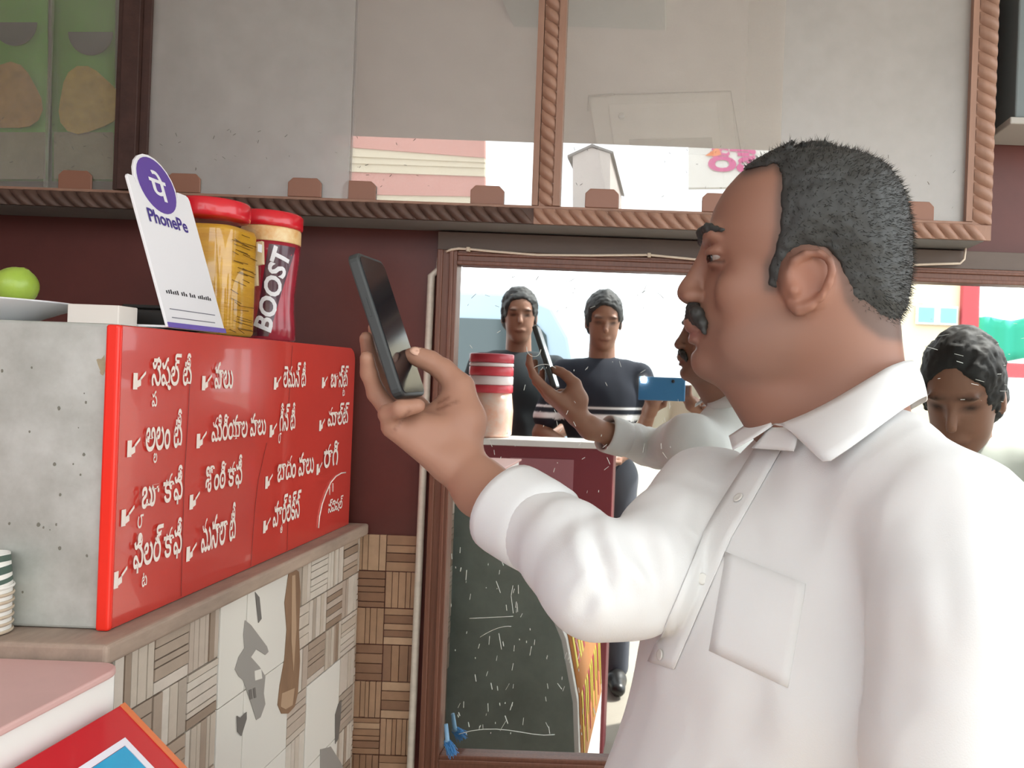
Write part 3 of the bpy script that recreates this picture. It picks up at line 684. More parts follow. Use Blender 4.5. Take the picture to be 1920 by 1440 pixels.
# sloping panel: along the side, falling outwards
po = Vector((XF + .008, .742, ZF - .034)); pd = Vector((.72, 0, -.70)).normalized(); py_ = Vector((0, -1, 0)); pn_ = Vector((.70, 0, .72)).normalized()
Lp, Wp = .56, .24
def pp(u, v_, n=0): return po + py_*u + pd*v_ + pn_*n
MB().prism([pp(0, 0), pp(Lp, 0), pp(Lp, Wp), pp(0, Wp)], pn_*-.012).build('sloping_board', mat('red_board', 'c4222c', .2, coat=.5), frz, .001)
def ring(a, b, n, m, nm):
    mb = MB()
    for q_ in ([pp(a, a, n), pp(Lp - a, a, n), pp(Lp - b, b, n), pp(b, b, n)], [pp(a, a, n), pp(b, b, n), pp(b, Wp - b, n), pp(a, Wp - a, n)], [pp(a, Wp - a, n), pp(b, Wp - b, n), pp(Lp - b, Wp - b, n), pp(Lp - a, Wp - a, n)], [pp(Lp - a, a, n), pp(Lp - a, Wp - a, n), pp(Lp - b, Wp - b, n), pp(Lp - b, b, n)]):
        mb.prism(q_, pn_*.001)
    return mb.build(nm, m, frz)
ring(.028, .034, .0004, mat('pale_border', 'e6e1ea', .3), 'white_border')
M_blue = mat('blue_picture', '2aa7cf', .25, var=.5, vscale=3, col2='1f6fc0', coat=.4)
MB().prism([pp(.0345, .0345, .0004), pp(Lp - .0345, .0345, .0004), pp(Lp - .0345, Wp - .0345, .0004), pp(.0345, Wp - .0345, .0004)], pn_*.0008).build('blue_picture', M_blue, frz)
MB().prism([pp(0, 0, .0002), pp(.006, 0, .0002), pp(.006, Wp, .0002), pp(0, Wp, .0002)], pn_*.001).build('orange_edge', mat('orange_edge', 'd8784a', .3), frz)

# ------------------------------------------------------------------ the man holding the phone
M_skin = mat('skin', 'a87a62', .5, attr='tint', spec=.35, sss=.06)
M_hair = mat('black_hair', '34343299'[:6], .55, var=.3, vscale=120)
M_shirt = mat('white_cotton_shirt', 'e3e3e2', .85, bump=.12, bscale=900, spec=.2)
M_trs = mat('dark_trouser_cloth', '33333a', .85)
M_shoe = mat('black_shoe_leather', '1b1a1a', .4)
man = thing('person', 'man in a white long sleeved shirt holding up a black phone towards the payment standee', 'person', (.16, .80, 0))
HO = P(1487, 690, .82); PX = .82 / F
upv = Vector((-sr, 0, cr)); fw0 = Vector((-cr, 0, -sr)); fwd = (fw0 * .998 + Vector((0, .06, 0))); fwd = (fwd - upv * fwd.dot(upv)).normalized(); sid = upv.cross(fwd)
HR = np.array([list(fwd), list(sid), list(upv)], np.float32).T            # columns fwd, left, up
HOa = np.array(HO, np.float32)
def hl(p): q = (p - HOa) @ HR; return q[..., 0], q[..., 1], q[..., 2]
def lpx(x, y, z):                                                          # where a spot on the near (or mirrored) side shows
    w = (np.array(HO) - np.array([0, 0, CZ]))[None, :] + x[..., None].reshape(-1, 1) * np.array(fwd)[None] + np.abs(y)[..., None].reshape(-1, 1) * np.array(sid)[None] + z[..., None].reshape(-1, 1) * np.array(upv)[None]
    a = w[:, 0] * cr + w[:, 2] * sr; b = w[:, 0] * sr - w[:, 2] * cr
    return (CX + F * a / w[:, 1]).reshape(x.shape), (CY + F * b / w[:, 1]).reshape(x.shape)
def H(px, py, y=0.0):                                                      # profile spot and sideways offset -> world
    return HO + fwd * ((1487 - px) * PX) + upv * ((690 - py) * PX) + sid * y
hp = np.array([(290, 1520, 1545, .008), (295, 1482, 1572, .026), (302, 1450, 1592, .040), (312, 1416, 1614, .051), (330, 1385, 1634, .061), (362, 1356, 1656, .0695), (394, 1338, 1666, .073), (427, 1328, 1671, .0745),
               (447, 1320, 1673, .0745), (483, 1322, 1673, .0735), (520, 1322, 1671, .072), (560, 1315, 1666, .071), (590, 1306, 1660, .0685), (612, 1303, 1656, .066), (640, 1303, 1650, .063), (665, 1303, 1645, .058), (688, 1311, 1640, .050), (704, 1330, 1630, .040), (716, 1365, 1615, .025), (722, 1400, 1595, .010)], float)[::-1]
hz_, hf, hb, hw = (690 - hp[:, 0]) * PX, (1487 - hp[:, 1]) * PX, (1487 - hp[:, 2]) * PX, hp[:, 3]
zz = np.linspace(hz_[0], hz_[-1], 400)
def smooth(a):
    y = np.interp(zz, hz_, a); k = np.hanning(25); k /= k.sum(); yp = np.concatenate([np.full(12, y[0]), y, np.full(12, y[-1])]); return np.convolve(yp, k, 'valid')
sf, sb_, sw = smooth(hf), smooth(hb), smooth(hw)
def head_f(p, grow=0.0):
    x, y, z = hl(p); zc = np.clip(z, hz_[0], hz_[-1])
    f_, b_2, w_ = (np.interp(zc, zz, a) + grow for a in (sf, sb_ - 2*grow, sw))
    c = (f_ + b_2) / 2 * .55 + (b_2) * .45 + .045; c = np.clip(c, b_2 + .012, f_ - .012)
    a = np.where(x > c, f_ - c, c - b_2); n = np.where(x > c, 2.25 - .45 * np.clip((.135 - z) / .05, 0, 1), 2.25)
    q = ((np.abs(x - c) / a) ** n + (np.abs(y) / w_) ** n) ** (1/n)
    d = (q - 1) * np.minimum(a, w_) * .85
    dz = np.maximum(z - hz_[-1] - grow, hz_[0] - z)
    return np.where(dz > 0, np.maximum(d, 0) + dz, d)
hlo, hhi = HOa + np.array([-.16, -.13, -.06]), HOa + np.array([.16, .13, .26])
body_lo, body_hi = (-.40, .47, 1.00), (.36, 1.02, 1.70)
B = Vol(body_lo, body_hi, .0032)
B.op(head_f, hlo, hhi, .008)
def E_(px, py, y, r, k=.008, mode='u'): B.ell(H(px, py, y), r, HR, k, mode)
def C_(a, b, ra, rb, k=.006, mode='u'): B.cap(H(*a), H(*b), ra, rb, k, mode)
for sgn in (1, -1):
    E_(1338, 450, sgn*.026, (.010, .022, .008), .010)              # brow ridge
    E_(1318, 490, sgn*.033, (.013, .016, .010), .012, 's')         # eye socket
    E_(1347, 481, sgn*.031, (.0140, .0145, .0062), .002); E_(1348, 503, sgn*.031, (.0120, .0135, .0050), .003)
    E_(1392, 555, sgn*.048, (.026, .014, .022), .016)              # cheek
    E_(1299, 556, sgn*.0125, (.0115, .0065, .0075), .004)          # nostril wing
    E_(1294, 566, sgn*.006, (.005, .003, .0035), .002, 's')
    E_(1430, 648, sgn*.042, (.040, .016, .028), .02)               # jowl
C_((1330, 470, 0), (1296, 538, 0), .0085, .0105, .008)             # bridge
C_((1296, 538, 0), (1287, 548, 0), .0105, .0100, .006)             # tip
E_(1305, 563, 0, (.011, .008, .005), .005)
E_(1300, 603, 0, (.0105, .022, .0105), .007)                       # upper lip
E_(1302, 617, 0, (.0085, .021, .0045), .004)
E_(1304, 637, 0, (.0085, .018, .006), .004)                        # lower lip
C_((1288, 626.5, -.022), (1286, 626.5, .022), .0022, .0022, .003, 's')
E_(1300, 654, 0, (.006, .018, .004), .006, 's')
E_(1327, 680, 0, (.016, .022, .016), .010)                         # chin
B.cap(H(1402, 672), H(1475, 752), .040, .052, .02)                 # full throat
B.cap(H(1552, 580), H(1575, 860), .064, .064, .02)                 # neck
B.cap(H(1600, 640), H(1610, 790), .040, .050, .02)
# ears
for sgn in (1, -1):
    def er(px, py, o_):
        w_ = P(1510 + (px - 1510)*.92, 530 + (py - 530)*.93, .82 - o_) - HO; return HO + fwd * w_.dot(fwd) + upv * w_.dot(upv) + sid * (sgn * o_)
    B.ell(er(1512, 522, .0735), (.026, .008, .030), HR, .006)
    rim = [(1478, 540, .074), (1474, 512, .0775), (1487, 487, .081), (1510, 473, .0835), (1538, 472, .0865), (1558, 486, .089), (1563, 508, .090), (1556, 534, .088), (1540, 558, .085), (1518, 576, .081), (1497, 584, .077), (1482, 575, .0735)]
    B.chain([er(*q) for q in rim], [.0036, .0036, .0038, .0039, .0040, .0042, .0042, .0042, .0042, .0050, .0060, .0045], .004)
    B.ell(er(1512, 530, .088), (.013, .0085, .017), HR, .005, 's')
    B.ell(er(1528, 500, .091), (.012, .006, .012), HR, .005, 's')
    B.cap(er(1478, 520, .074), er(1486, 545, .080), .006, .0065, .005)
# torso under the shirt
Ls, Rs = P(1800, 1015, .63), P(1335, 930, .92)
Mid = (Ls + Rs) / 2; Ld = (Ls - Rs); Ld.z = 0; Ld.normalize(); Fd = Ld.cross(Vector((0, 0, 1))); TB = np.array([list(Fd), list(Ld), [0, 0, 1]], np.float32).T
def T(f, l, u): return Mid + Fd*f + Ld*l + Vector((0, 0, u))
B.cap(T(-.01, -.11, -.03), T(-.01, .11, -.03), .06, .06, .02)
B.ell(T(.0, 0, -.20), (.10, .15, .20), TB, .03)
B.cap(T(0, 0, -.25), T(.02, 0, -.33), .11, .12, .03)
# right arm and hand
elb = P(1112, 1095, .70); wr = P(872, 890, .862)
B.chain([Rs, P(1265, 1022, .80), P(1195, 1082, .725), elb], [.042, .038, .034, .033], .012)
B.cap(elb, P(1065, 1030, .745), .032, .027, .012); B.cap(P(1065, 1030, .745), P(1030, 1000, .780), .027, .026, .012); B.cap(P(1030, 1000, .780), P(985, 972, .806), .026, .028, .012); B.cap(P(985, 972, .806), P(905, 915, .85), .028, .0285, .012)
B.cap(P(905, 920, .85), P(862, 868, .864), .0285, .025, .012)
def HP(*a): return P(*a)
mcp = {'index': HP(772, 752, .913), 'middle': HP(752, 768, .892), 'ring': HP(740, 783, .868), 'pinky': HP(738, 800, .845)}
wro = {'index': HP(862, 846, .880), 'middle': HP(852, 856, .870), 'ring': HP(845, 866, .860), 'pinky': HP(838, 872, .852)}
for f_ in mcp: B.cap(wro[f_], mcp[f_], .0165, .0125, .012)
B.cap(HP(820, 810, .862), HP(790, 800, .855), .020, .016, .012)                       # palm pad
B.chain([HP(862, 850, .868), HP(872, 790, .878), HP(862, 728, .888)], [.023, .021, .0165], .012)   # thumb base
B.cap(HP(848, 760, .886), HP(812, 786, .886), .017, .015, .014)                        # web
B.chain([HP(862, 726, .888), HP(832, 694, .890), HP(806, 677, .889), HP(786, 670, .887), HP(771, 666, .885)], [.0155, .0125, .0115, .0105, .0085], .004)
B.chain([mcp['index'], HP(728, 692, .928), HP(710, 648, .925), HP(702, 615, .915)], [.0115, .0095, .0085, .0072], .004)
B.chain([mcp['middle'], HP(712, 716, .897), HP(694, 668, .887), HP(687, 634, .874)], [.0118, .0098, .0088, .0074], .004)
B.chain([mcp['ring'], HP(706, 738, .862), HP(692, 700, .851), HP(688, 671, .842)], [.0115, .0096, .0086, .0074], .004)
B.chain([mcp['pinky'], HP(728, 776, .834), HP(752, 767, .823), HP(783, 761, .828)], [.0115, .0098, .0090, .0078], .004)
v, q, vn = B.mesh()
hairp = [(1396, 322), (1425, 314), (1455, 306), (1466, 330), (1463, 380), (1462, 425), (1453, 470), (1440, 500), (1441, 538), (1458, 541), (1470, 505), (1484, 478), (1510, 462), (1548, 462), (1576, 496), (1592, 562), (1622, 602), (1655, 626), (1700, 634), (1780, 640), (1780, 200), (1400, 200), (1385, 312)]
def man_tint(v):
    c = np.tile(np.array(srgb('926a59')[:3]), (len(v), 1)); x, y, z = hl(v.astype(np.float32)); px, py = lpx(x, y, z)
    def blend(m, h): c[:] = c * (1 - m[:, None]) + np.array(srgb(h)[:3]) * m[:, None]
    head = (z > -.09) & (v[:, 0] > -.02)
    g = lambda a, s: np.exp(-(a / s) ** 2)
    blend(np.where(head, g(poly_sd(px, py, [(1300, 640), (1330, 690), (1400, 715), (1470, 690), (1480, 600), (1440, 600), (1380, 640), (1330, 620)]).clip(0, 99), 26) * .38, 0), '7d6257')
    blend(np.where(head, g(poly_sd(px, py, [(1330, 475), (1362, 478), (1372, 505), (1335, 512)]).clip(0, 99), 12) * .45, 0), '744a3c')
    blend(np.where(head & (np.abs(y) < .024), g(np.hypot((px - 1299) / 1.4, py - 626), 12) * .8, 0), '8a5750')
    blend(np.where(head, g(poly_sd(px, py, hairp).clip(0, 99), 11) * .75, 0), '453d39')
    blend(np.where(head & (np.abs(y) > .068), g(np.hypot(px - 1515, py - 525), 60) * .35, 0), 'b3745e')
    # lids and lash line
    blend(np.where(head & (np.abs(y) > .015) & (np.abs(y) < .05), g((py - 490 - (px - 1340)*.05) / 1.0, 4.0) * (np.abs(px - 1342) < 18) * .75, 0), '32201a')
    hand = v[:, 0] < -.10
    blend(np.where(hand, .6, 0), 'b98b74')  # stronger light on the hand put into its paler tint
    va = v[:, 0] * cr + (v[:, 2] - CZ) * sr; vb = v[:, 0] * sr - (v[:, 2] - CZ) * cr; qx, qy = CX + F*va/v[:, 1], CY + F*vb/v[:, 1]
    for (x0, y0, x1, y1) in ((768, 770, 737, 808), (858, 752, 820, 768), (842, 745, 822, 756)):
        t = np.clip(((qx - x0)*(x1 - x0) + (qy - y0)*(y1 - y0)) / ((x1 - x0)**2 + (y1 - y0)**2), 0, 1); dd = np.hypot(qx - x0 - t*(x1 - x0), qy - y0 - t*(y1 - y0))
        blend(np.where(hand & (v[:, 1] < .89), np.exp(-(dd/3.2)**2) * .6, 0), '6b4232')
    n_ = nz(v, 18) * .5 + .5
    blend(n_ * .12, '8c5e49')
    return c
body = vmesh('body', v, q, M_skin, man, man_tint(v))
nc = HP(782, 668, .886); nn_ = Vector((.15, -.80, .58)).normalized(); na = (HP(771, 666, .885) - HP(790, 671, .888)).normalized(); nb = nn_.cross(na)
rows = [[nc + na*(.0072*math.cos(a)*t) + nb*(.0058*math.sin(a)*t) + nn_*(.0094 + .0012*(1 - t*t)) for a in [2*math.pi*k/16 for k in range(16)]] for t in (.02, .5, 1.0)]
MB().grid(rows, closed=True).build('thumb_nail', mat('nail', 'd9ad97', .25), man, solid=.0006)
# hair, brows, moustache are parts of their own
HV = Vol(HOa + np.array([-.17, -.14, .02]), HOa + np.array([.17, .14, .27]), .003)
def hair_f(p):
    x, y, z = hl(p); px, py = lpx(x, y, z)
    sd = poly_sd(px, py, hairp) * PX
    g = head_f(p) ; t = .0090 * np.clip(-sd / .034, 0, 1) ** .8 + .0012
    t = t * (.72 + .3 * np.clip(np.maximum((345 - py) / 60, (px - 1540) / 110), 0, 1))
    return np.maximum(g - t, sd)
HV.op(hair_f, hlo, hhi, .001, pad=.0)
v, q, vn = HV.mesh(lambda v, n: nz(v, 170) * .0016 + nz(v, 60, 3) * .0010)
hairm = vmesh('hair', v, q, M_hair, man)
sd_ = MB(); idx = np.random.permutation(len(v))[:14000]; x, y, z = hl(v.astype(np.float32))
for i in idx:
    p = Vector(v[i]); n = Vector(vn[i]); d_ = head_f(v[i][None, :].astype(np.float32))[0]
    if d_ < .002: continue
    t = (n * .75 + Vector(np.random.normal(0, .45, 3)) - upv * .35 - fwd * .25).normalized(); l = random.uniform(.005, .011); s_ = t.orthogonal().normalized() * .00055; w_ = t.cross(s_)
    b0 = p - n * .003
    sd_.add([b0 + s_, b0 - s_*.5 + w_*.8, b0 - s_*.5 - w_*.8, b0 + t*l + n*.001], [(0, 1, 3), (1, 2, 3), (2, 0, 3)])
so = sd_.build('hair_strand', M_hair, man); so['kind'] = 'stuff'
bw_ = Vol(HOa + np.array([-.15, -.11, .03]), HOa + np.array([.15, .11, .18]), .002)
for sgn in (1, -1):
    bw_.chain([H(1321, 450, sgn*.010), H(1317, 443, sgn*.024), H(1330, 440, sgn*.041), H(1357, 449, sgn*.056)], [.0040, .0052, .0046, .0018], .004)
v, q, vn = bw_.mesh(lambda v, n: nz(v, 260) * .0012); vmesh('eyebrows', v, q, M_hair, man)
mo = Vol(HOa + np.array([-.16, -.09, -.01]), HOa + np.array([.10, .09, .10]), .002)
for sgn in (1, -1):
    mo.chain([H(1300, 577, 0), H(1301, 580, sgn*.010), H(1308, 590, sgn*.024), H(1318, 610, sgn*.032), H(1322, 628, sgn*.034)], [.0060, .0066, .0062, .0045, .0022], .005)
    mo.chain([H(1297, 592, 0), H(1299, 597, sgn*.012), H(1309, 606, sgn*.026)], [.0058, .0058, .0040], .005)
v, q, vn = mo.mesh(lambda v, n: nz(v, 260) * .0016 + nz(v, 90, 4) * .0008); vmesh('moustache', v, q, M_hair, man)
M_eye = mat('eye_white', '7c6a61', .2); M_iris = mat('dark_iris', '1e1410', .1)
for sgn in (1, -1):
    c = H(1345, 491.5, sgn*.031); e_ = MB(); e_.lathe((0, 0, 0), [(.0105*math.sin(a), -.0105*math.cos(a)) for a in [math.pi*k/12 for k in range(13)]], 16)
    e_ = [tuple(Vector(c) + Vector(p)) for p in e_.v], e_.f
    ey_o = MB().add(e_[0], e_[1], 0, True).build('eye', M_eye, man)
    d_ = (fwd * .96 + sid * (sgn * .12) - upv * .10).normalized(); R_ = d_.to_track_quat('Z', 'Y').to_matrix(); k_ = MB().lathe((0, 0, 0), [(.0090, .0057), (.0076, .0077), (.0060, .0090), (.0040, .0101), (0, .0108)], 16)
    MB().add([Vector(c) + R_ @ Vector(p) for p in k_.v], k_.f, 0, True).build('iris', M_iris, ey_o)
# shirt: torso, sleeves
SV = Vol((-.30, .40, .96), (.46, 1.06, 1.62), .0042)
SV.cap(T(-.015, -.15, -.035), T(-.015, .13, -.035), .070, .078, .03)
SV.cap(T(-.03, -.05, .035), T(-.035, .07, .03), .060, .062, .05)
SV.ell(T(.02, -.005, -.17), (.125, .185, .20), TB, .04)
SV.ell(T(.055, -.01, -.36), (.150, .185, .20), TB, .05)
SV.cap(T(.03, 0, -.40), T(.03, 0, -.60), .165, .165, .04)
SV.cap(T(-.02, .045, .045), Ls + Vector((-.01, 0, .018)), .060, .058, .04)
sl = [Rs + Vector((0, 0, -.01)), P(1265, 1020, .80), P(1195, 1082, .725), P(1122, 1092, .70), P(1065, 1030, .745), P(1030, 1000, .780), P(998, 982, .797)]
SV.chain(sl, [.068, .057, .051, .0450, .0410, .0410, .0405], .012)
la = [Ls + Vector((-.005, 0, -.012)), P(1805, 1160, .585), P(1795, 1400, .57), P(1790, 1560, .57)]
SV.chain(la, [.076, .068, .066, .062], .007)
folds = []   # (a, b, depth, width): creases drawn from the elbow, armhole, chest
def fold(ax, ay, ad, bx, by, bd, dep, wid): folds.append((np.array(P(ax, ay, ad)), np.array(P(bx, by, bd)), dep, wid))
fold(1043, 962, .74, 1000, 1070, .75, .0045, .004)
fold(1105, 985, .66, 1130, 1080, .66, .005, .007); fold(1140, 1075, .66, 1085, 1150, .66, .005, .006); fold(1165, 990, .70, 1235, 1075, .70, .006, .008)
fold(1120, 1010, .66, 1150, 1140, .65, .004, .006); fold(1150, 1030, .68, 1235, 1090, .70, .005, .006); fold(1180, 1110, .68, 1240, 1105, .7, .004, .006)
fold(1205, 980, .74, 1240, 1150, .72, .004, .007)
fold(1690, 880, .56, 1420, 1005, .60, .0035, .009); fold(1650, 830, .58, 1450, 935, .62, .003, .010); fold(1700, 930, .54, 1560, 1085, .57, .0035, .009); fold(1590, 880, .6, 1470, 990, .62, .0025, .007)
fold(1700, 1040, .5, 1690, 1300, .5, .004, .010); fold(1760, 1000, .5, 1780, 1250, .5, .004, .012); fold(1560, 1150, .55, 1600, 1300, .5, .005, .012)
fold(1330, 900, .78, 1300, 1010, .74, .004, .010); fold(1430, 1200, .60, 1400, 1420, .56, .004, .015); fold(1260, 1140, .68, 1290, 1300, .62, .004, .012); fold(1500, 1200, .58, 1520, 1420, .52, .003, .015)
def shirt_disp(v, n):
    d = nz(v, 9, 1, (1, 1, .6)) * .005 + nz(v, 24, 2, (1, 1, .4)) * .0022 - np.abs(nz(v, 15, 6, (1, .8, .5))) * .006 + .002
    for a, b, dep, wid in folds:
        ab = b - a; L2 = ab @ ab; t = np.clip(((v - a) @ ab) / L2, 0, 1); dist = np.linalg.norm(v - a - t[:, None]*ab, axis=1)
        fade = np.sin(np.pi * np.clip(t * .9 + .05, 0, 1))
        m = dist < .06
        # match along the line of sight: distance measured across the view, so the crease falls on the cloth it is drawn on
        cam_o = np.array([0, 0, CZ]); ray = a + t[:, None]*ab - cam_o; ray /= np.linalg.norm(ray, axis=1)[:, None]
        w = v - cam_o; perp = np.linalg.norm(w - np.sum(w*ray, 1)[:, None]*ray, axis=1); front = (n @ np.array([0, -1.0, 0])) > -.2
        near = np.abs(np.linalg.norm(w, axis=1) - np.linalg.norm(a + t[:, None]*ab - cam_o, axis=1)) < .2
        d += np.where(front & near, -dep*fade*np.exp(-(perp/wid)**2) + .45*dep*fade*np.exp(-((perp - 2.0*wid)/wid)**2), 0)
    return d
v, q, vn = SV.mesh(shirt_disp)
shirt_v = v; shirt = vmesh('shirt', v, q, M_shirt, man)
from mathutils.bvhtree import BVHTree
SB = BVHTree.FromPolygons([Vector(p) for p in v], [list(map(int, f)) for f in q])
CAMO = Vector((0, 0, CZ))
def on_shirt(px, py, off=.002):
    d = (P(px, py, 1.0) - CAMO).normalized(); h = SB.ray_cast(CAMO, d)
    if h[0] is None:
        h = SB.find_nearest(P(px, py, .65)); 
    return h[0] + h[1] * off if h[1].dot(d) < 0 else h[0] - h[1] * off
def patch(name, quad, nu, nv, off, m, parent, th=.0006):
    """a sewn-on piece following the cloth: quad = four corners on the photographed shirt"""
    rows = []
    for i in range(nv + 1):
        row = []
        for k in range(nu + 1):
            u, w = k/nu, i/nv
            a = [quad[0][j]*(1-u) + quad[1][j]*u for j in (0, 1)]; b = [quad[3][j]*(1-u) + quad[2][j]*u for j in (0, 1)]
            row.append(on_shirt(a[0]*(1-w) + b[0]*w, a[1]*(1-w) + b[1]*w, off * (2.2 if i == 0 else .45)))
        rows.append(row)
    return MB().grid(rows).build(name, m, parent, solid=th)
prow = []
for i in range(29):
    t = i/28 * 2; k = min(int(t), 1); t -= k; Lp_ = [(1420, 838), (1318, 1000), (1218, 1240)]; Rp_ = [(1468, 842), (1372, 1010), (1266, 1255)]
    a = [Lp_[k][j]*(1-t) + Lp_[k+1][j]*t for j in (0, 1)]; b = [Rp_[k][j]*(1-t) + Rp_[k+1][j]*t for j in (0, 1)]
    prow.append([on_shirt(a[0]*(1-w) + b[0]*w, a[1]*(1-w) + b[1]*w, .0016) for w in (0, .25, .5, .75, 1)])
MB().grid(prow).build('placket', M_shirt, man, solid=.0014)
patch('pocket', [(1362, 1036), (1512, 1096), (1478, 1290), (1330, 1220)], 8, 8, .0010, M_shirt, man)
for bx, by in ((1388, 938), (1244, 1228), (1310, 1085)):
    c = on_shirt(bx, by, .0035); n = SB.find_nearest(c)[1]; R_ = n.to_track_quat('Z', 'Y').to_matrix()
    k_ = MB().lathe((0, 0, 0), [(.0048, 0), (.0052, .0008), (.0046, .0016), (.0030, .0012), (0, .0011)], 18)
    MB().add([c + R_ @ Vector(p) for p in k_.v], k_.f, 0, True).build('button', mat('pearl_button', 'dcdad4', .25), man)
# cuff
cc = P(988, 975, .802); ax = (P(930, 938, .828) - P(1040, 1004, .778)).normalized(); rows = []
for t_, r_ in ((-.032, .0400), (-.031, .0455), (-.010, .0470), (.020, .0475), (.0285, .0470), (.030, .0440), (.026, .0420), (0, .0415)):
    u_ = ax.orthogonal().normalized(); w_ = ax.cross(u_); rows.append([cc + ax*t_ + (u_*math.cos(a) + w_*math.sin(a)) * (r_ * (1 + .02*math.sin(3*a))) for a in [2*math.pi*k/40 for k in range(40)]])
MB().grid(rows, closed=True).build('cuff', M_shirt, man, solid=.0012)
# collar: stand and folded leaves, lofted round the neck
def cpt(px, py, D): return P(px, py, D)
top = [(1438, 806, .790), (1447, 796, .765), (1467, 794, .742), (1510, 777, .722), (1560, 752, .712), (1620, 716, .713), (1668, 687, .728), (1696, 677, .760), (1712, 676, .800)]
bot = [(1444, 830, .780), (1466, 826, .748), (1500, 818, .722), (1547, 870, .655), (1590, 842, .655), (1640, 806, .660), (1692, 768, .690), (1722, 750, .735), (1735, 742, .790)]
leafrows = []
def lerpc(a, b, t): return [a[i]*(1-t) + b[i]*t for i in range(3)]
def curve(c, t):
    k = min(int(t * (len(c) - 1)), len(c) - 2); return lerpc(c[k], c[k+1], t * (len(c)-1) - k)
tp = top[1:] + [(1714, 690, .85), (1690, 705, .89)]; bt_ = [(1482, 806, .731), (1547, 870, .650), (1590, 842, .652), (1640, 806, .660), (1692, 768, .690), (1724, 748, .735), (1738, 742, .790), (1738, 752, .86), (1705, 770, .92)]
nn = 26
for j in range(7):
    w = j/6; row = []
    for i in range(nn + 1):
        t = i/nn; a = P(*curve(tp, t)); b = P(*curve(bt_, t)); m_ = a*(1-w) + b*w
        m_ += Vector((0, -.005, .003)) * math.sin(math.pi * w) ; row.append(m_)
    leafrows.append(row)
MB().grid(leafrows).build('collar_leaf', M_shirt, man, solid=.0015)
def quadgrid(a, b, c, d, n, m, bul):     # a-b upper edge, d-c lower edge
    A, B_, C_2, D_ = (P(*q) for q in (a, b, c, d)); rows = []
    for i in range(m + 1):
        w = i/m; rows.append([(A*(1-u) + B_*u)*(1-w) + (D_*(1-u) + C_2*u)*w + Vector((0, -bul*math.sin(math.pi*w), 0)) for u in [k/n for k in range(n + 1)]])
    return rows
MB().grid(quadgrid((1429, 774, .835), (1449, 797, .768), (1374, 843, .772), (1367, 818, .822), 6, 6, .006)).build('collar_leaf', M_shirt, man, solid=.0014)
MB().grid(quadgrid((1440, 802, .778), (1496, 802, .732), (1488, 846, .712), (1410, 840, .772), 8, 4, .006)).build('collar_stand', M_shirt, man, solid=.0012)
# far side and back of the collar band
bk = [[P(1712, 677, .80), P(1700, 684, .86), P(1640, 705, .895), P(1560, 745, .895), P(1470, 780, .87), P(1430, 782, .83)],
      [P(1735, 745, .80), P(1715, 750, .88), P(1640, 775, .93), P(1560, 800, .93), P(1450, 830, .90), P(1400, 830, .85)]]
MB().grid(bk).build('collar_back', M_shirt, man, solid=.002, subsurf=1)
# trousers and shoes (below the frame)
TV = Vol((-.10, .50, .0), (.42, 1.0, 1.06), .009)
hc = T(.02, 0, 0); 
for sg in (1, -1):
    hip = Vector((hc.x, hc.y, .90)) + Ld*(.085*sg); kn = Vector((hc.x, hc.y, .50)) + Ld*(.10*sg) + Fd*.02; an = Vector((hc.x, hc.y, .055)) + Ld*(.11*sg)
    TV.cap(hip, kn, .095, .075, .03); TV.cap(kn, an, .075, .062, .03)
TV.ell(Vector((hc.x, hc.y, .93)), (.13, .17, .14), TB, .04)
v, q, vn = TV.mesh(); vmesh('trousers', v, q, M_trs, man)
for sg in (1, -1):
    a = Vector((hc.x, hc.y, .0)) + Ld*(.11*sg); sv = Vol((a.x - .26, a.y - .2, -.005), (a.x + .16, a.y + .2, .11), .006)
    sv.chain([a + Vector((0, 0, .045)) - Fd*.04, a + Fd*.08 + Vector((0, 0, .04)), a + Fd*.17 + Vector((0, 0, .032))], [.042, .042, .030], .02)
    v, q, vn = sv.mesh(); v[:, 2] = np.maximum(v[:, 2], .001); vmesh('shoe', v, q, M_shoe, man)
# the phone in his hand
ph = thing('mobile_phone', 'black phone in a dark case held up in the man\'s hand', 'phone', P(715, 610, .865))
NB, NT = P(743, 748, .832), P(657, 483, .832)
el = (NT - NB).normalized(); ew = (Vector((.03, 1, 0)) - el * Vector((.03, 1, 0)).dot(el)).normalized(); en = ew.cross(el).normalized()
if en.x < 0: en = -en
def pb(u, v_, n): return NB + el*u + ew*v_ + en*n
Lh, Wh, Th = .159, .073, .0115
def rrect(u0, v0, u1, v1, r, n):
    pts = []
    for cu, cv, a0 in ((u1 - r, v1 - r, 0), (u0 + r, v1 - r, 1), (u0 + r, v0 + r, 2), (u1 - r, v0 + r, 3)):
        for k in range(5): a = math.pi/2 * (a0 + k/4); pts.append(pb(cu + r*math.cos(a), cv + r*math.sin(a), n))
    return pts
MB().prism(rrect(0, 0, Lh, Wh, .010, -.004), en * Th).build('case', mat('dark_grey_case', '3a3d3d', .5), ph, .0022, 3)
MB().prism(rrect(.004, .0035, Lh - .004, Wh - .0035, .008, Th - .004 + .0001), en * .0006).build('screen', mat('black_screen', '14151c', .12), ph)
MB().prism(rrect(Lh - .045, .008, Lh - .012, .040, .006, -.0042), en * -.002).build('camera_bump', mat('black_plastic', '1d1c1b', .45), ph, .0005)
MB().obox(pb(.09, -.0008, .0005), el*.02, ew*.0015, en*.0025).build('side_button', mat('dark_grey_case', '3a3d3d', .5), ph)

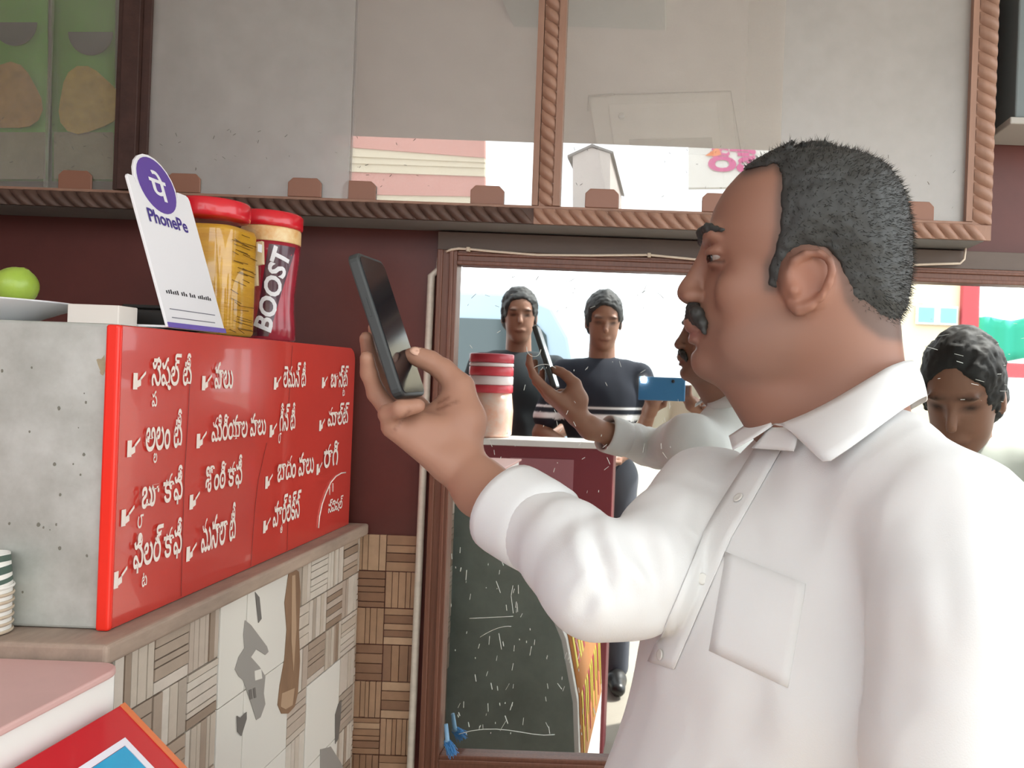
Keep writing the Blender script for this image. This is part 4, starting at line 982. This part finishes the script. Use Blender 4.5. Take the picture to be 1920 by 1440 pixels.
# ------------------------------------------------------------------ people seen in the mirror
def figure(label, pos, face, height, shirt, trousers, pose, stripes=False, short=True, look=None, stoop=0, hs=1.0, h=.0075, hairc=None, beard=False):
    k = height / 1.72; up_ = Vector((0, 0, 1)); fd = Vector((face[0], face[1], 0)).normalized(); lf = up_.cross(fd)
    o = Vector((pos[0], pos[1], 0))
    def w(f, l, u): return o + (fd*f + lf*l + up_*u) * k
    lk = Vector((look[0], look[1], look[2])).normalized() if look else fd
    hu = (up_ - lk * up_.dot(lk)).normalized(); hl_ = hu.cross(lk); HM = np.array([list(lk), list(hl_), list(hu)], np.float32).T
    hc_ = w(.015 + stoop*.6, 0, 1.59 - stoop)
    kb = k; kh = k * hs
    def hd(f, l, u): return hc_ + (lk*f + hl_*l + hu*u) * kh
    r = thing('person', label, 'person', o)
    R_ = 1.0 * k
    bl, bh = (o.x - .5, o.y - .5, .75 * k), (o.x + .5, o.y + .5, 1.75 * k)
    b = Vol(bl, bh, h)
    b.ell(hd(-.005, 0, .035), np.array([.095, .074, .095]) * kh, HM, .01); b.ell(hd(.025, 0, -.03), np.array([.066, .062, .085]) * kh, HM, .02)
    b.ell(hd(.055, 0, -.085), np.array([.03, .032, .028]) * kh, HM, .015)
    b.cap(hd(.085, 0, .02), hd(.108, 0, -.018), .008*kh, .012*kh, .01); b.ell(hd(.087, 0, -.055), np.array([.012, .024, .01]) * kh, HM, .008)
    for s_ in (1, -1):
        b.ell(hd(.092, s_*.032, .012), np.array([.014, .016, .010]) * kh, HM, .01, 's'); b.ell(hd(.082, s_*.030, .036), np.array([.012, .022, .008]) * kh, HM, .008)
        b.ell(hd(-.002, s_*.075, -.005), np.array([.018, .008, .030]) * kh, HM, .006)
    b.cap(hd(-.02, 0, -.04), w(-.02, 0, 1.40), .055*k, .060*k, .02)
    b.cap(w(-.01, -.1, 1.36), w(-.01, .1, 1.36), .06*k, .06*k, .02); b.cap(w(0, 0, 1.3), w(0, 0, 1.0), .09*k, .09*k, .03)
    arms = []
    for s_, ps in zip((1, -1), pose):
        sh, el_, wr_ = [w(*ps[i]) for i in range(3)]; sh = w(-.015, s_*.165, 1.36)
        b.cap(sh, el_, .045*k, .038*k, .02); b.cap(el_, wr_, .038*k, .026*k, .015)
        d = (wr_ - el_).normalized(); side = d.cross(up_ if abs(d.z) < .8 else fd).normalized(); hnd = wr_ + d*.05*k
        b.cap(wr_, hnd + d*.025*k, .028*k, .030*k, .015)
        nrm_ = side.cross(d)
        for fi in range(4):
            a0 = hnd + d*.035*k + side*((fi - 1.5)*.019*k); a1 = a0 + d*.038*k + nrm_*.012*k; a2 = a1 + d*.014*k + nrm_*.028*k
            b.chain([a0, a1, a2], [.0098*k, .0090*k, .0080*k], .004)
        b.chain([wr_ + d*.02*k + side*.022*k, wr_ + d*.05*k + side*.048*k, wr_ + d*.085*k + side*.052*k + nrm_*.015*k], [.013*k, .0105*k, .0085*k], .006)
        arms.append((sh, el_, wr_))
    v, q, vn = b.mesh(); c = np.tile(np.array(srgb('8a6350')[:3]), (len(v), 1))
    q_ = (v - np.array(hc_)) @ HM / kh
    def bld(m, hx): c[:] = c * (1 - m[:, None]) + np.array(srgb(hx)[:3]) * m[:, None]
    for s_ in (1, -1):
        e = np.exp(-(((q_[:, 1] - s_*.032) / .016)**2 + ((q_[:, 2] - .012) / .007)**2)) * (q_[:, 0] > .04); bld(e * .9, '1c1310')
        e = np.exp(-(((q_[:, 1] - s_*.032) / .022)**2 + ((q_[:, 2] - .036) / .0055)**2)) * (q_[:, 0] > .04); bld(e * .9, '1d1917')
    e = np.exp(-((q_[:, 1] / .026)**2 + ((q_[:, 2] + .060) / .006)**2)) * (q_[:, 0] > .04); bld(e * .6, '6b3f38')
    if beard: e = np.exp(-((q_[:, 1] / .030)**2 + ((q_[:, 2] + .043) / .007)**2)) * (q_[:, 0] > .04); bld(e * .9, '1d1917')
    vmesh('body', v, q, M_skin, r, c)
    hv = Vol(hc_ - Vector((.2, .2, .12)), hc_ + Vector((.2, .2, .2)), h * .8)
    hv.ell(hd(-.012, 0, .045), np.array([.104, .083, .100]) * kh, HM, .01); hv.ell(hd(-.045, 0, -.01), np.array([.060, .078, .080]) * kh, HM, .01)
    hv.ell(hd(.108, 0, -.015), np.array([.072, .10, .115]) * kh, HM, .006, 's'); hv.ell(hd(.05, 0, -.10), np.array([.10, .12, .085]) * kh, HM, .008, 's')
    for s_ in (1, -1): hv.cap(hd(.005, s_*.072, .03), hd(.018, s_*.070, -.02), .010*kh, .006*kh, .008)
    v, q, vn = hv.mesh(lambda v, n: nz(v, 90, 5) * .004 + nz(v, 28, 9) * .008); vmesh('hair', v, q, mat('dark_hair', '201f1e', .7), r)
    sv = Vol(bl, bh, h * 1.1)
    sv.cap(w(-.01, -.10, 1.365), w(-.01, .10, 1.365), .068*k, .068*k, .03); sv.ell(w(.005, 0, 1.22), np.array([.125, .175, .21]) * k, np.array([list(fd), list(lf), [0, 0, 1]], np.float32).T, .04)
    sv.cap(w(.01, 0, 1.10), w(.01, 0, .92), .125*k, .128*k, .04); sv.cap(w(-.02, 0, 1.36), w(-.02, 0, 1.385), .07*k, .062*k, .03)
    for (sh, el_, wr_) in arms:
        if short: sv.cap(sh, sh + (el_ - sh)*.72, .064*k, .062*k, .02)
        else: sv.cap(sh, el_, .064*k, .052*k, .02); sv.cap(el_, el_ + (wr_ - el_)*.92, .052*k, .040*k, .02)
    v, q, vn = sv.mesh(lambda v, n: nz(v, 14, 4, (1, 1, .5)) * .006); c = np.tile(np.array(srgb(shirt)[:3]), (len(v), 1))
    if stripes:
        u = v[:, 2] / k
        for z0, z1 in ((1.165, 1.195), (1.215, 1.225)): c[(u > z0) & (u < z1)] = srgb('e6e6e8')[:3]
    m_cl = mat('shirt_cloth', 'ffffff', .85, attr='tint', spec=.2)
    vmesh('shirt', v, q, m_cl, r, c)
    tv = Vol((o.x - .4, o.y - .4, .0), (o.x + .4, o.y + .4, 1.05*k), .011)
    for s_ in (1, -1): tv.cap(w(0, s_*.085, .90), w(.02, s_*.10, .48), .092*k, .07*k, .03); tv.cap(w(.02, s_*.10, .48), w(-.01, s_*.11, .075), .07*k, .058*k, .03)
    tv.cap(w(0, -.05, .92), w(0, .05, .92), .12*k, .12*k, .03)
    v, q, vn = tv.mesh(); vmesh('trousers', v, q, mat('trouser_' + trousers, trousers, .85), r)
    for s_ in (1, -1):
        a = w(0, s_*.11, .045); sv2 = Vol(a - Vector((.25, .25, .06)), a + Vector((.25, .25, .1)), .008)
        sv2.chain([a - fd*.05, a + fd*.08, a + fd*.17 - Vector((0, 0, .008))], [.044, .042, .032], .02); v, q, vn = sv2.mesh(); v[:, 2] = np.maximum(v[:, 2], .001); vmesh('shoe', v, q, M_shoe, r)
    return r
down = (((0, .185, 1.375), (.0, .23, 1.10), (.10, .19, .88)), ((0, -.185, 1.375), (.0, -.23, 1.10), (.10, -.19, .88)))
front = (((0, .185, 1.375), (.02, .25, 1.10), (.20, .07, 1.02)), ((0, -.185, 1.375), (.02, -.25, 1.10), (.20, -.07, 1.02)))
pa = V(975, 600, 4.0); figure('man in a plain dark shirt reflected in the mirror above the jar', (pa.x, pa.y), (.12, 1, 0), 1.86, '2e3336', '3a3c42', front, look=(.25, 1, -.1))
pb_ = V(1132, 600, 3.75); figure('man in a dark tee with white chest stripes reflected in the mirror', (pb_.x, pb_.y), (.15, 1, 0), 1.83, '272a33', '4a4c55', front, stripes=True, look=(.2, 1, -.25))
pc_ = V(1788, 730, 1.74); figure('man in a pale shirt looking down, reflected behind the shoulder of the phone holder', (pc_.x + .03, pc_.y - .02), (-.45, .9, 0), 1.60, 'c9cfc6', '4b4a48', down, short=False, look=(-.50, .78, -.40), stoop=.065, hs=1.12)
hold = (((0, .185, 1.375), (.12, .27, 1.16), (.36, .16, 1.33)), ((0, -.185, 1.375), (.12, -.27, 1.16), (.36, -.06, 1.33)))
figure('person in a cream shirt holding up a blue phone, reflected in the mirror', (.15, -.52), (-.22, 1, 0), 1.70, 'd9d3bf', '3a3a40', hold)
# their phone, lens just behind the point the photograph was taken from
bp_ = thing('mobile_phone', 'blue phone with its flash lit, reflected in the mirror', 'phone', (-.03, -.014, CZ - .03))
MB().box((-.118, -.017, CZ - .070), (.048, -.008, CZ + .014)).build('case', mat('blue_case', '2f6f9c', .4), bp_, .003)
MB().lathe((0, 0, 0), [(.006, 0), (.006, .0015), (.0045, .002), (0, .002)], 20).build('lens', M_black, None)
ln_ = bpy.data.objects['lens']; ln_.parent = bp_; ln_.rotation_euler = (-math.pi/2, 0, 0); ln_.location = Vector((.004, -.0078, CZ)) - bp_.location
MB().lathe((0, 0, 0), [(.0095, 0), (.0095, .001), (0, .0012)], 20).build('flash', mat('lit_flash', 'ffffff', .3, emit=120), None)
fl_ = bpy.data.objects['flash']; fl_.parent = bp_; fl_.rotation_euler = (-math.pi/2, 0, 0); fl_.location = Vector((-.100, -.0078, CZ + .002)) - bp_.location

# ------------------------------------------------------------------ what else the mirror and the glass show
sc_ = thing('serving_counter', 'maroon serving counter with a white top reflected low in the mirror', 'counter', (-.55, -.33, 0))
MB().box((-1.15, -.34, 0), (-.21, -.20, 1.165)).build('body', mat('maroon_board', '7d3038', .5), sc_, .003)
MB().box((-1.18, -.355, 1.1655), (-.18, -.18, 1.19)).build('top', M_white, sc_, .003)
MB().box((-.60, -.1995, .92), (-.36, -.196, 1.12)).build('inset_panel', mat('pink_board', 'a56a70', .5), sc_, .001)
jr = thing('striped_jar', 'big plastic jar with red and white bands reflected on the white counter top', 'jar', (-.70, -.27, 1.1905)); c = (-.70, -.27, 1.1905)
MB().lathe(c, [(.075, 0), (.085, .01), (.088, .10), (.080, .17)], 32).build('lower_wall', mat('milky_plastic', 'd8c8bd', .3, var=.4, vscale=20, col2='e0a58a'), jr)
for i, (z0, z1, cm) in enumerate(((.1705, .20, 'c9404c'), (.2005, .235, 'e3d6d6'), (.2355, .27, 'c9404c'), (.2705, .285, 'e3d6d6'), (.2855, .32, 'b83a48'))):
    MB().lathe(c, [(.080, z0), (.084, z0 + .003), (.084, z1 - .003), (.080, z1)], 32).build('band', mat('band_' + ['red', 'pale', 'red', 'pale', 'lid'][i], cm, .35), jr)
# street side
van = thing('van', 'pale blue parked van reflected at the edge of the mirror', 'van', V(860, 640, 6.2) * 1); vx, vy = van.location.x, van.location.y; van.location.z = 0
pr_ = [(-1.0, .35), (1.0, .35), (1.02, 1.0), (.86, 1.75), (.72, 1.98), (.45, 2.08), (-.45, 2.08), (-.72, 1.98), (-.86, 1.75), (-1.02, 1.0)]
MB().prism([(vx + x, vy, z) for x, z in pr_], (0, -3.2, 0)).build('body', mat('pale_blue_paint', 'a9bccb', .3), van, .04, 3)
MB().prism([(vx + x, vy + .001, z) for x, z in [(-.78, 1.15), (.78, 1.15), (.68, 1.75), (.58, 1.86), (-.58, 1.86), (-.68, 1.75)]], (0, .01, 0)).build('windscreen', mat('dark_glass', '4a5558', .1), van)
MB().box((vx - .95, vy, .38), (vx + .95, vy + .08, .60)).build('bumper', mat('grey_bumper', '6b6d70', .5), van, .02)
for dx in (-.8, .8):
    MB().lathe((0, 0, 0), [(.10, 0), (.10, .03), (.06, .05), (0, .05)], 20).build('headlamp', M_white, None); hlm = [o for o in bpy.data.objects if o.name.startswith('headlamp')][-1]
    hlm.parent = van; hlm.rotation_euler = (-math.pi/2, 0, 0); hlm.location = (dx, .0, .85)
    for dy in (-.5, -2.6): MB().tube([(vx + dx - .1, vy + dy, .34), (vx + dx + .12, vy + dy, .34)], .335, 28).build('wheel', mat('tyre_rubber', '1d1d1d', .8), van)
def vq(l, t, r_, b_, D, y=YW): a = V(l, t, D, y); c = V(r_, b_, D, y); return a, c
cb_ = thing('street_building', 'cream building with a blue window and a red pillar reflected at the far mirror end', 'building', (2.4, -5.2, 0))
a, c = vq(1690, 470, 1812, 700, 7.6); MB().box((a.x - .4, a.y - 3, 0), (c.x, a.y, 3.4)).build('wall', mat('cream_wall_paint', 'e3d2b4', .7), cb_)
a2, c2 = vq(1716, 573, 1792, 611, 7.59); MB().box((a2.x, a2.y, c2.z), (c2.x, a2.y + .04, a2.z)).build('window', mat('pale_window_frame', 'e8e8e2', .4), cb_, .005)
w0 = c2.x - a2.x
for u0, u1 in ((.05, .42), (.58, .96)): MB().box((a2.x + w0*u0, a2.y + .041, c2.z + .02), (a2.x + w0*u1, a2.y + .05, a2.z - .02)).build('pane', mat('blue_pane', '7fb6c8', .1), cb_)
a3, c3 = vq(1806, 470, 1828, 760, 7.55); MB().box((a3.x, a3.y - .1, 0), (c3.x, a3.y + .02, 3.4)).build('pillar', mat('red_pillar_paint', 'b5464c', .6), cb_, .01)
fn = thing('green_net_fence', 'green net fence beyond the red pillar, reflected in the mirror', 'fence', (3.3, -6.0, 0))
a, c = vq(1832, 596, 2000, 678, 8.6); rows = [[(a.x + (c.x - a.x)*u/14, a.y + .03*math.sin(u*1.9), a.z + (c.z - a.z)*w/4 + .02*math.sin(u)) for u in range(15)] for w in range(5)]
MB().grid(rows).build('net', mat('green_net', '2fa088', .8), fn, solid=.01)
a4, c4 = vq(1832, 678, 2000, 712, 8.6); MB().box((a4.x, a4.y - .1, c4.z), (c4.x, a4.y - .02, a4.z)).build('red_rail', mat('red_rail_paint', 'b0525a', .6), fn)
for i in range(4): MB().box((a.x + i*.32, a.y - .09, 0), (a.x + i*.32 + .05, a.y - .04, a.z + .1)).build('post', M_steel, fn)
# seen in the cabinet glass
aw = thing('awning', 'pink and cream striped awning reflected in the cabinet glass', 'awning', V(760, 330, 6.5, YG))
def strip(l, tl, bl_, r_, tr_, br_, D, nm, m, par): return MB().prism([V(l, tl, D, YG), V(r_, tr_, D, YG), V(r_, br_, D, YG), V(l, bl_, D, YG)], (0, -.05, 0)).build(nm, m, par)
M_pk2 = mat('pink_cloth', 'c58f84', .8); M_cr2 = mat('cream_cloth', 'd3c6ae', .8)
for i, (t0, b0, t1, b1, m) in enumerate(((240, 268, 262, 295, M_pk2), (268.5, 288, 295.5, 304, M_cr2), (288.5, 302, 304.5, 314, M_cr2), (302.5, 318, 314.5, 330, M_cr2), (318.5, 362, 330.5, 368, M_pk2), (362.5, 395, 368.5, 400, M_cr2))):
    strip(560, t0, b0, 908, t1, b1, 6.5 + .012*i, 'stripe', m, aw)
hs = thing('gabled_house', 'small pale gabled house reflected in the cabinet glass', 'house', V(1110, 400, 9, YG))
MB().prism([V(x, y, 9, YG) for x, y in ((1074, 430), (1074, 290), (1110, 277), (1144, 288), (1144, 430))], (0, -2, 0)).build('wall', mat('pale_house_paint', 'b5aaa3', .8), hs)
MB().prism([V(x, y, 8.98, YG) for x, y in ((1064, 296), (1110, 275), (1150, 288), (1150, 284), (1110, 270), (1064, 291))], (0, -2.1, 0)).build('roof', mat('grey_roof', '6f6a66', .8), hs)
sg = thing('shop_sign', 'white shop sign with pink lettering reflected in the cabinet glass', 'sign', V(1345, 345, 7, YG))
MB().prism([V(x, y, 7, YG) for x, y in ((1291, 272), (1450, 268), (1450, 350), (1291, 352))], (0, -.08, 0)).build('board', mat('sign_white', 'd9d4cc', .5), sg)
mb = MB(); oo = V(1430, 325, 6.99, YG); put_text(mb, 'శ్రీ', oo, Vector((-1, 0, 0)), Vector((0, 0, 1)), .48, .22, Vector((0, .004, 0)), offset=.03); mb.build('lettering', mat('pink_letter', 'c2417e', .5), sg)
MB().prism([V(x, y, 6.985, YG) for x, y in ((1322, 292), (1336, 283), (1346, 274), (1352, 290), (1342, 293))], (0, -.002, 0)).build('orange_print', mat('orange_print', 'd9793f', .5), sg)

# blue bristle brush caught in the lower mirror corner
br = thing('scrub_brush', 'small brush with blue bristles caught in the lower corner of the mirror frame', 'brush', P(842, 1405, 1.385))
h0 = P(838, 1392, 1.388); MB().tube([h0 + Vector((-.004, .004, .03)), h0 + Vector((0, .002, .004)), h0], [.0035, .004, .006], 10).build('handle', mat('pale_blue_handle', '7fa6c6', .4), br)
bb = MB()
for k in range(150):
    a = random.uniform(0, 6.28); q = random.random() ** .5; d = Vector((.6 + .35*math.cos(a)*q, -.30 + .35*math.sin(a)*q, -.7 + .45*random.uniform(-1, 1)*q)).normalized()
    s0 = h0 + Vector((random.uniform(-.005, .005), random.uniform(-.004, .003), random.uniform(-.004, .004))); e0 = s0 + d * random.uniform(.012, .026); bb.tube([s0, (s0 + e0)/2 + Vector((0, 0, .001)), e0], .0005, 4)
bb = bb.build('bristles', mat('blue_bristle', '4d8fcb', .5), br); bb['kind'] = 'stuff'

# unlit ceiling light panel, seen faintly in the cabinet glass
cp = thing('light_panel', 'pale unlit light panel fixed under the ceiling, reflected faintly in the cabinet glass', 'board', (-.25, .62, 2.345))
MB().box((-.45, .535, 2.345), (-.05, .76, 2.3595)).build('sheet', mat('pale_panel', 'b9bdb6', .5), cp, .002)
